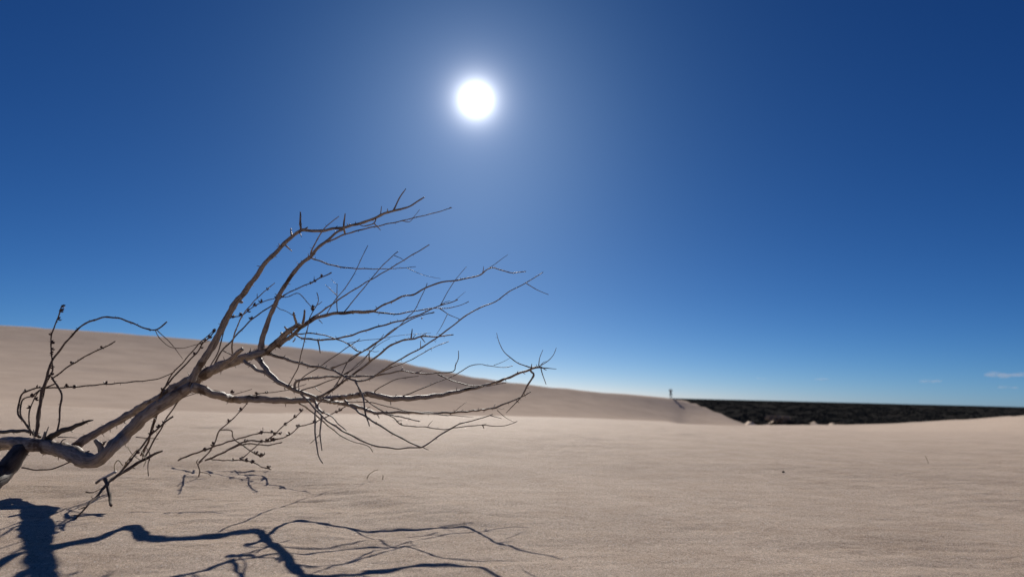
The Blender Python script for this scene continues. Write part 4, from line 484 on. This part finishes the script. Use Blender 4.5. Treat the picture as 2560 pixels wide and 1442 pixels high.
def tube_geo(P, verts, faces, uvs, seed, big=1.0):
    """tapering, slightly gnarled tube through points (x, y, z, radius)"""
    rr = random.Random(seed)
    P = [np.array(p, float) for p in P]
    pts = []
    n = len(P)
    for i in range(n - 1):
        p0, p1, p2, p3 = P[max(i - 1, 0)], P[i], P[i + 1], P[min(i + 2, n - 1)]
        L = np.linalg.norm(p2[:3] - p1[:3]); m = max(2, int(L / max(.006, .55 * p1[3])))
        m = min(m, 24)
        for k in range(m):
            t = k / m
            c = .5 * ((2 * p1) + (-p0 + p2) * t + (2 * p0 - 5 * p1 + 4 * p2 - p3) * t * t + (-p0 + 3 * p1 - 3 * p2 + p3) * t ** 3)
            c[3] = p1[3] + (p2[3] - p1[3]) * t
            pts.append(c)
    pts.append(P[-1])
    pts = np.array(pts); s = np.r_[0, np.cumsum(np.linalg.norm(np.diff(pts[:, :3], axis=0), axis=1))]
    # small wander and swollen nodes
    ph = [rr.uniform(0, 6.28) for _ in range(6)]; R = pts[:, 3].copy()
    amp = np.minimum(R * .35, .0011) * sstep(0, .02, s)
    fr = 70 + 30 * rr.random()
    pts[:, 0] += amp * np.sin(s * fr + ph[0]) * .7; pts[:, 1] += amp * np.sin(s * fr * .8 + ph[1]) * 1.5; pts[:, 2] += amp * np.sin(s * fr * 1.2 + ph[2])
    node = 1 + .05 * np.sin(s * 90 + ph[3]) + .05 * np.sin(s * 210 + ph[4])
    q = rr.uniform(.01, .05)
    while q < s[-1]:
        node += rr.uniform(.1, .32) * (1 if P[0][3] < .006 else .35) * np.exp(-((s - q) / max(.0022, .0)) ** 2); q += rr.uniform(.022, .06)
    R = np.maximum(R * node, .00022)
    ns = 12 if P[0][3] > .006 else (8 if P[0][3] > .0022 else 6)
    T = np.gradient(pts[:, :3], axis=0); T /= np.linalg.norm(T, axis=1)[:, None] + 1e-12
    nv = np.cross(T[0], (0, 0, 1.0)); 
    if np.linalg.norm(nv) < 1e-3: nv = np.cross(T[0], (1.0, 0, 0))
    nv /= np.linalg.norm(nv)
    k0 = len(verts); M = len(pts)
    lob = [rr.uniform(0, 6.28) for _ in range(3)]
    for i in range(M):
        nv = nv - T[i] * np.dot(nv, T[i]); nv /= np.linalg.norm(nv); bv = np.cross(T[i], nv)
        for j in range(ns):
            a = 2 * math.pi * j / ns
            w = 1 + .10 * math.sin(2 * a + lob[0] + s[i] * 9) + .07 * math.sin(3 * a + lob[1] - s[i] * 25)
            verts.append(tuple(pts[i, :3] + (nv * math.cos(a) + bv * math.sin(a)) * R[i] * w))
    per = 2 * math.pi * P[0][3]
    for i in range(M - 1):
        for j in range(ns):
            j2 = (j + 1) % ns
            faces.append((k0 + i * ns + j, k0 + i * ns + j2, k0 + (i + 1) * ns + j2, k0 + (i + 1) * ns + j))
            uvs += [(j / ns * 1.0, s[i]), ((j + 1) / ns, s[i]), ((j + 1) / ns, s[i + 1]), (j / ns, s[i + 1])]
    for end, i in ((0, 0), (1, M - 1)):
        ring = [k0 + i * ns + j for j in range(ns)]
        if not end: ring = ring[::-1]
        faces.append(tuple(ring)); uvs += [(0, 0)] * ns
    return pts, R, s

def capsule_mesh():
    """split, woody seed capsule: three pointed valves on a short neck"""
    bm = bmesh.new()
    for k in range(3):
        a = k * 2.094
        d = Vector((math.cos(a), math.sin(a), 0)); sdv = Vector((-math.sin(a), math.cos(a), 0)); z = Vector((0, 0, 1))
        p = [Vector((0, 0, 0)), d * .35 + sdv * .34 + z * .3, d * .35 - sdv * .34 + z * .3, d * .62 + z * .35, d * .55 + z * 1.15, d * .2 + z * .6, d * .5 + sdv * .3 + z * .75, d * .5 - sdv * .3 + z * .75]
        v = [bm.verts.new(q) for q in p]
        for f in ((0, 3, 1), (0, 2, 3), (1, 3, 6), (2, 7, 3), (3, 7, 4), (3, 4, 6), (5, 6, 4), (5, 4, 7), (0, 1, 5), (0, 5, 2), (1, 6, 5), (2, 5, 7)): bm.faces.new([v[i] for i in f])
    me = bpy.data.meshes.new('seed_capsule'); bm.to_mesh(me); bm.free(); me.materials.append(m_cap)
    return me
CAP = capsule_mesh()

THINGS = {
 'bush': ('dead_bush', (-1.55, 1.80, 0), 'bare weathered dead bush lying over the sand with its branches swept right', 'dead bush'),
 'seedplant': ('dried_plant', (-1.3, 2.15, 0), 'tall dry plant with seed capsules rising behind the thick fork of the dead bush', 'dried plant'),
 'lowplant': ('dried_plant', (-1.25, 2.6, 0), 'low dry plant with capsules leaning right over the sand below the dead bush', 'dried plant'),
 'sandbranch': ('broken_branch', (-1.25, 1.66, 0), 'small broken branch with twigs and capsules stuck in the sand at left front', 'branch')}
roots = {}
for k, (nm, loc, lab, cat) in THINGS.items():
    e = empty(nm, loc); tag(e, lab, cat); roots[k] = e
objs = {}; world_root = {}
for i, (key, name, thing, parent, mt, lab, P, caps, spurs) in enumerate(PARTS):
    root = roots[thing]; off = np.array(root.location)
    vv = []; ff = []; uu = []
    tube, R_, S_ = tube_geo(P, vv, ff, uu, i)
    for j, sp in enumerate(spurs): tube_geo(sp, vv, ff, uu, i * 31 + j + 100)
    # tiny broken spurs along the wood
    rr = random.Random(i * 7 + 1)
    if mt in ('wood', 'dark') and name != 'root':
        q = rr.uniform(.01, .04)
        while q < S_[-1] - .01:
            c = np.array([np.interp(q, S_, tube[:, a]) for a in range(3)]); rad = float(np.interp(q, S_, R_))
            d = np.array([rr.gauss(0, 1), rr.gauss(0, .6), rr.gauss(0, 1)]); d /= np.linalg.norm(d)
            L = rr.uniform(.0025, .007) + rad * .6; w = max(.0004, min(rad * .35, .0014))
            tube_geo([(*(c + d * rad * .5), w), (*(c + d * (rad + L * .5)), w * .8), (*(c + d * (rad + L)), w * .35)], vv, ff, uu, i * 17 + int(q * 1e4))
            q += rr.uniform(.018, .06) if key not in ('Bm',) else rr.uniform(.006, .03)
    if key == 'Bm':   # flaking rough bark near the broken knot
        for _ in range(46):
            q = S_[-1] * rr.uniform(.80, 1.0); c = np.array([np.interp(q, S_, tube[:, a]) for a in range(3)]); rad = float(np.interp(q, S_, R_))
            a = rr.uniform(0, 6.28); d = np.array([math.cos(a) * .5, rr.uniform(-.6, .6), math.sin(a)]); d /= np.linalg.norm(d)
            tg = (tube[-1, :3] - tube[-12, :3]); tg /= np.linalg.norm(tg)
            tube_geo([(*(c + d * rad * .8), .0016), (*(c + d * rad * 1.05 + tg * .006), .0014), (*(c + d * rad * rr.uniform(1.1, 1.5) + tg * .012), .0005)], vv, ff, uu, int(q * 1e5) + _)
    vv = [(x - off[0], y - off[1], z - off[2]) for x, y, z in vv]
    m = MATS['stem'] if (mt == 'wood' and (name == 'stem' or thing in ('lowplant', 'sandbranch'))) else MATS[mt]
    par = objs[parent] if parent else root
    if parent:      # never deeper than thing > part > sub-part
        while par.parent is not root: par = par.parent
    ob = link_mesh(name, vv, ff, m, par, True, uu)
    if lab: ob['label'] = lab
    objs[key] = ob
    for c in caps:
        dd = np.linalg.norm(tube[:, :3] - np.array(c), axis=1); c = tube[int(dd.argmin()), :3] * .85 + np.array(c) * .15 if dd.min() > .006 else tube[int(dd.argmin()), :3]
        co_ = bpy.data.objects.new('seed_capsule', CAP); COL.objects.link(co_); co_.parent = ob
        s_ = rr.uniform(.009, .0125) * (c[1] / 2.0)
        co_.location = (c[0] - off[0], c[1] - off[1], c[2] - off[2]); co_.scale = (s_, s_, s_ * .9)
        co_.rotation_euler = (rr.uniform(-1.3, 1.3), rr.uniform(-1.3, 1.3), rr.uniform(0, 6.28))

# ------------------------------------------------------------------ little things on the sand
def hz(x, y): return float(height(np.array([x]), np.array([y]))[0])
def twiglet(name, lab, cat, x, y, shape, matk, seed):
    z = hz(x, y); e = empty(name, (x, y, z)); tag(e, lab, cat)
    for k, sh in enumerate(shape):
        vv = []; ff = []; uu = []; tube_geo(sh, vv, ff, uu, seed + k); link_mesh('stalk', vv, ff, MATS[matk], e, True, uu)
    return e
e = twiglet('dead_sprig', 'tiny dark curled sprig poking out of the sand left of centre', 'sprig', -1.175, 2.26,
        [[(0, 0, -.01, .002), (.004, 0, .02, .002), (-.004, 0, .045, .0017), (.012, 0, .06, .0012)], [(.003, 0, .018, .0014), (.03, .01, .012, .0014), (.05, 0, .004, .001)], [(-.003, 0, .04, .0014), (-.012, 0, .055, .0015), (-.005, 0, .066, .0008)]], 'stem', 900)
twiglet('grass_blade', 'pale curved dry grass blade with a short stub, standing in the sand near the middle', 'grass blade', -.535, 2.31,
        [[(-.01, 0, -.01, .0012), (-.006, 0, .012, .0012), (.01, 0, .028, .001), (.03, .005, .036, .0006)], [(.05, 0, -.005, .0012), (.052, 0, .012, .0012), (.05, 0, .018, .0006)]], 'straw', 920)
twiglet('dry_stalk', 'single thin short stalk leaning in the sand at the right', 'stalk', 2.56, 3.6,
        [[(.012, 0, -.01, .0014), (.004, 0, .022, .0012), (-.006, 0, .045, .0006)]], 'straw', 940)
bm = bmesh.new(); bmesh.ops.create_icosphere(bm, subdivisions=2, radius=.0055)
for v in bm.verts: v.co = Vector((v.co.x * 1.3, v.co.y, v.co.z * .7)) * (1 + .25 * math.sin(v.co.x * 300 + v.co.y * 210))
me = bpy.data.meshes.new('pebble'); bm.to_mesh(me); bm.free(); me.materials.append(m_stem)
ob = bpy.data.objects.new('pebble', me); ob.location = (1.365, 2.93, hz(1.365, 2.93) + .004); COL.objects.link(ob)
tag(ob, 'small dark pebble alone on the open sand right of centre', 'pebble')

# ------------------------------------------------------------------ person on the far dune crest
pu, pe, pY = CREST[14]
px_, py_ = pu * pY, pY
pr = empty('person', (px_, py_, hz(px_, py_) - .03)); tag(pr, 'person standing on the far dune crest with both arms raised to the head', 'person')
def cloth(name, col):
    m, t, b = mat(name); n = N(t, 'ShaderNodeTexNoise'); n.inputs['Scale'].default_value = 30
    t.links.new(ramp(t, n.outputs['Fac'], [(.3, tuple(c * .8 for c in col)), (.7, tuple(c * 1.2 for c in col))]), b.inputs['Base Color']); b.inputs['Roughness'].default_value = .9
    return m
def skin(name, verts, edges, radii, material, root=0):
    me = bpy.data.meshes.new(name); me.from_pydata(verts, edges, []); me.materials.append(material)
    ob = bpy.data.objects.new(name, me); COL.objects.link(ob)
    sm = ob.modifiers.new('skin', 'SKIN')
    for i, v in enumerate(me.skin_vertices[0].data):
        v.radius = radii[i] if isinstance(radii[i], tuple) else (radii[i], radii[i]); v.use_root = (i == root)
    su = ob.modifiers.new('sub', 'SUBSURF'); su.levels = 1; su.render_levels = 1
    ob.parent = pr
    return ob
sv = [(0, 0, .95), (0, 0, 1.15), (0, 0, 1.40), (0, 0, 1.50), (0, -.01, 1.60), (0, -.01, 1.72),
      (.19, 0, 1.40), (.36, -.06, 1.46), (.18, -.14, 1.60), (.13, -.16, 1.63), (-.19, 0, 1.40), (-.36, -.06, 1.46), (-.18, -.14, 1.60), (-.13, -.16, 1.63),
      (.11, 0, .90), (.13, -.02, .50), (.15, 0, .09), (.16, -.16, .04), (-.11, 0, .90), (-.13, -.02, .50), (-.15, 0, .09), (-.16, -.16, .04)]
se = [(0, 1), (1, 2), (2, 3), (3, 4), (4, 5), (2, 6), (6, 7), (7, 8), (8, 9), (2, 10), (10, 11), (11, 12), (12, 13), (0, 14), (14, 15), (15, 16), (16, 17), (0, 18), (18, 19), (19, 20), (20, 21)]
sr = [(.16, .12), (.13, .10), (.17, .11), .06, .095, .07, .07, .05, .04, .035, .07, .05, .04, .035, .10, .07, .05, .045, .10, .07, .05, .045]
skin('body', sv, se, sr, cloth('person_skin', (.30, .18, .12)))
skin('shirt', [(0, 0, .96), (0, 0, 1.15), (0, 0, 1.41), (.2, 0, 1.41), (.32, -.05, 1.45), (-.2, 0, 1.41), (-.32, -.05, 1.45)], [(0, 1), (1, 2), (2, 3), (3, 4), (2, 5), (5, 6)], [(.18, .14), (.15, .12), (.19, .13), .085, .065, .085, .065], cloth('shirt_cloth', (.10, .08, .08)))
skin('trousers', [(0, 0, .98), (.11, 0, .90), (.13, -.02, .50), (.15, 0, .14), (-.11, 0, .90), (-.13, -.02, .50), (-.15, 0, .14)], [(0, 1), (1, 2), (2, 3), (0, 4), (4, 5), (5, 6)], [(.17, .13), .115, .085, .07, .115, .085, .07], cloth('trouser_cloth', (.04, .055, .08)))
skin('hair', [(0, .02, 1.70), (0, .0, 1.78)], [(0, 1)], [.105, .07], cloth('hair_dark', (.02, .015, .012)))

# ------------------------------------------------------------------ small fair-weather clouds far away
def cloud_mat(dens):
    m = bpy.data.materials.new('cloud_vapour'); m.use_nodes = True; t = m.node_tree; t.nodes.clear()
    out = t.nodes.new('ShaderNodeOutputMaterial'); v = t.nodes.new('ShaderNodeVolumePrincipled'); v.inputs['Color'].default_value = (1, .93, .92, 1); v.inputs['Density'].default_value = dens; v.inputs['Anisotropy'].default_value = .2
    t.links.new(v.outputs[0], out.inputs['Volume']); return m
m_cl = cloud_mat(.0022)
CLOUDS = [(CLD[0], 1.0, 'brightest small cloud, low at the right edge of the sky'), (CLD[1], .62, 'small flat cloud low in the sky left of the brightest one'),
          (CLD[2], .5, 'small faint cloud low above the scrub, second from the left'), (CLD[3], .3, 'tiny faint cloud, leftmost, above the row of shrubs'), (CLD[4], .5, 'faint little cloud just below the brightest cloud')]
for i, (c, s, lab) in enumerate(CLOUDS):
    bm = bmesh.new(); rr = random.Random(40 + i)
    for k in range(7):
        mtx = Matrix.Translation((rr.uniform(-230, 230), rr.uniform(-60, 60), rr.uniform(-14, 22) - abs(k - 3) * 2)) @ Matrix.Diagonal((rr.uniform(70, 150), 80, rr.uniform(18, 38), 1))
        bmesh.ops.create_icosphere(bm, subdivisions=3, radius=1, matrix=mtx)
    for v in bm.verts:
        v.co += Vector((math.sin(v.co.z * .3 + v.co.x * .05), 0, math.sin(v.co.x * .11 + v.co.y * .07))) * 7
    me = bpy.data.meshes.new('cloud'); bm.to_mesh(me); bm.free(); me.materials.append(m_cl)
    ob = bpy.data.objects.new('cloud', me); ob.location = c; ob.scale = (s, s, s); COL.objects.link(ob)
    tag(ob, lab, 'cloud', 'small clouds low over the horizon')
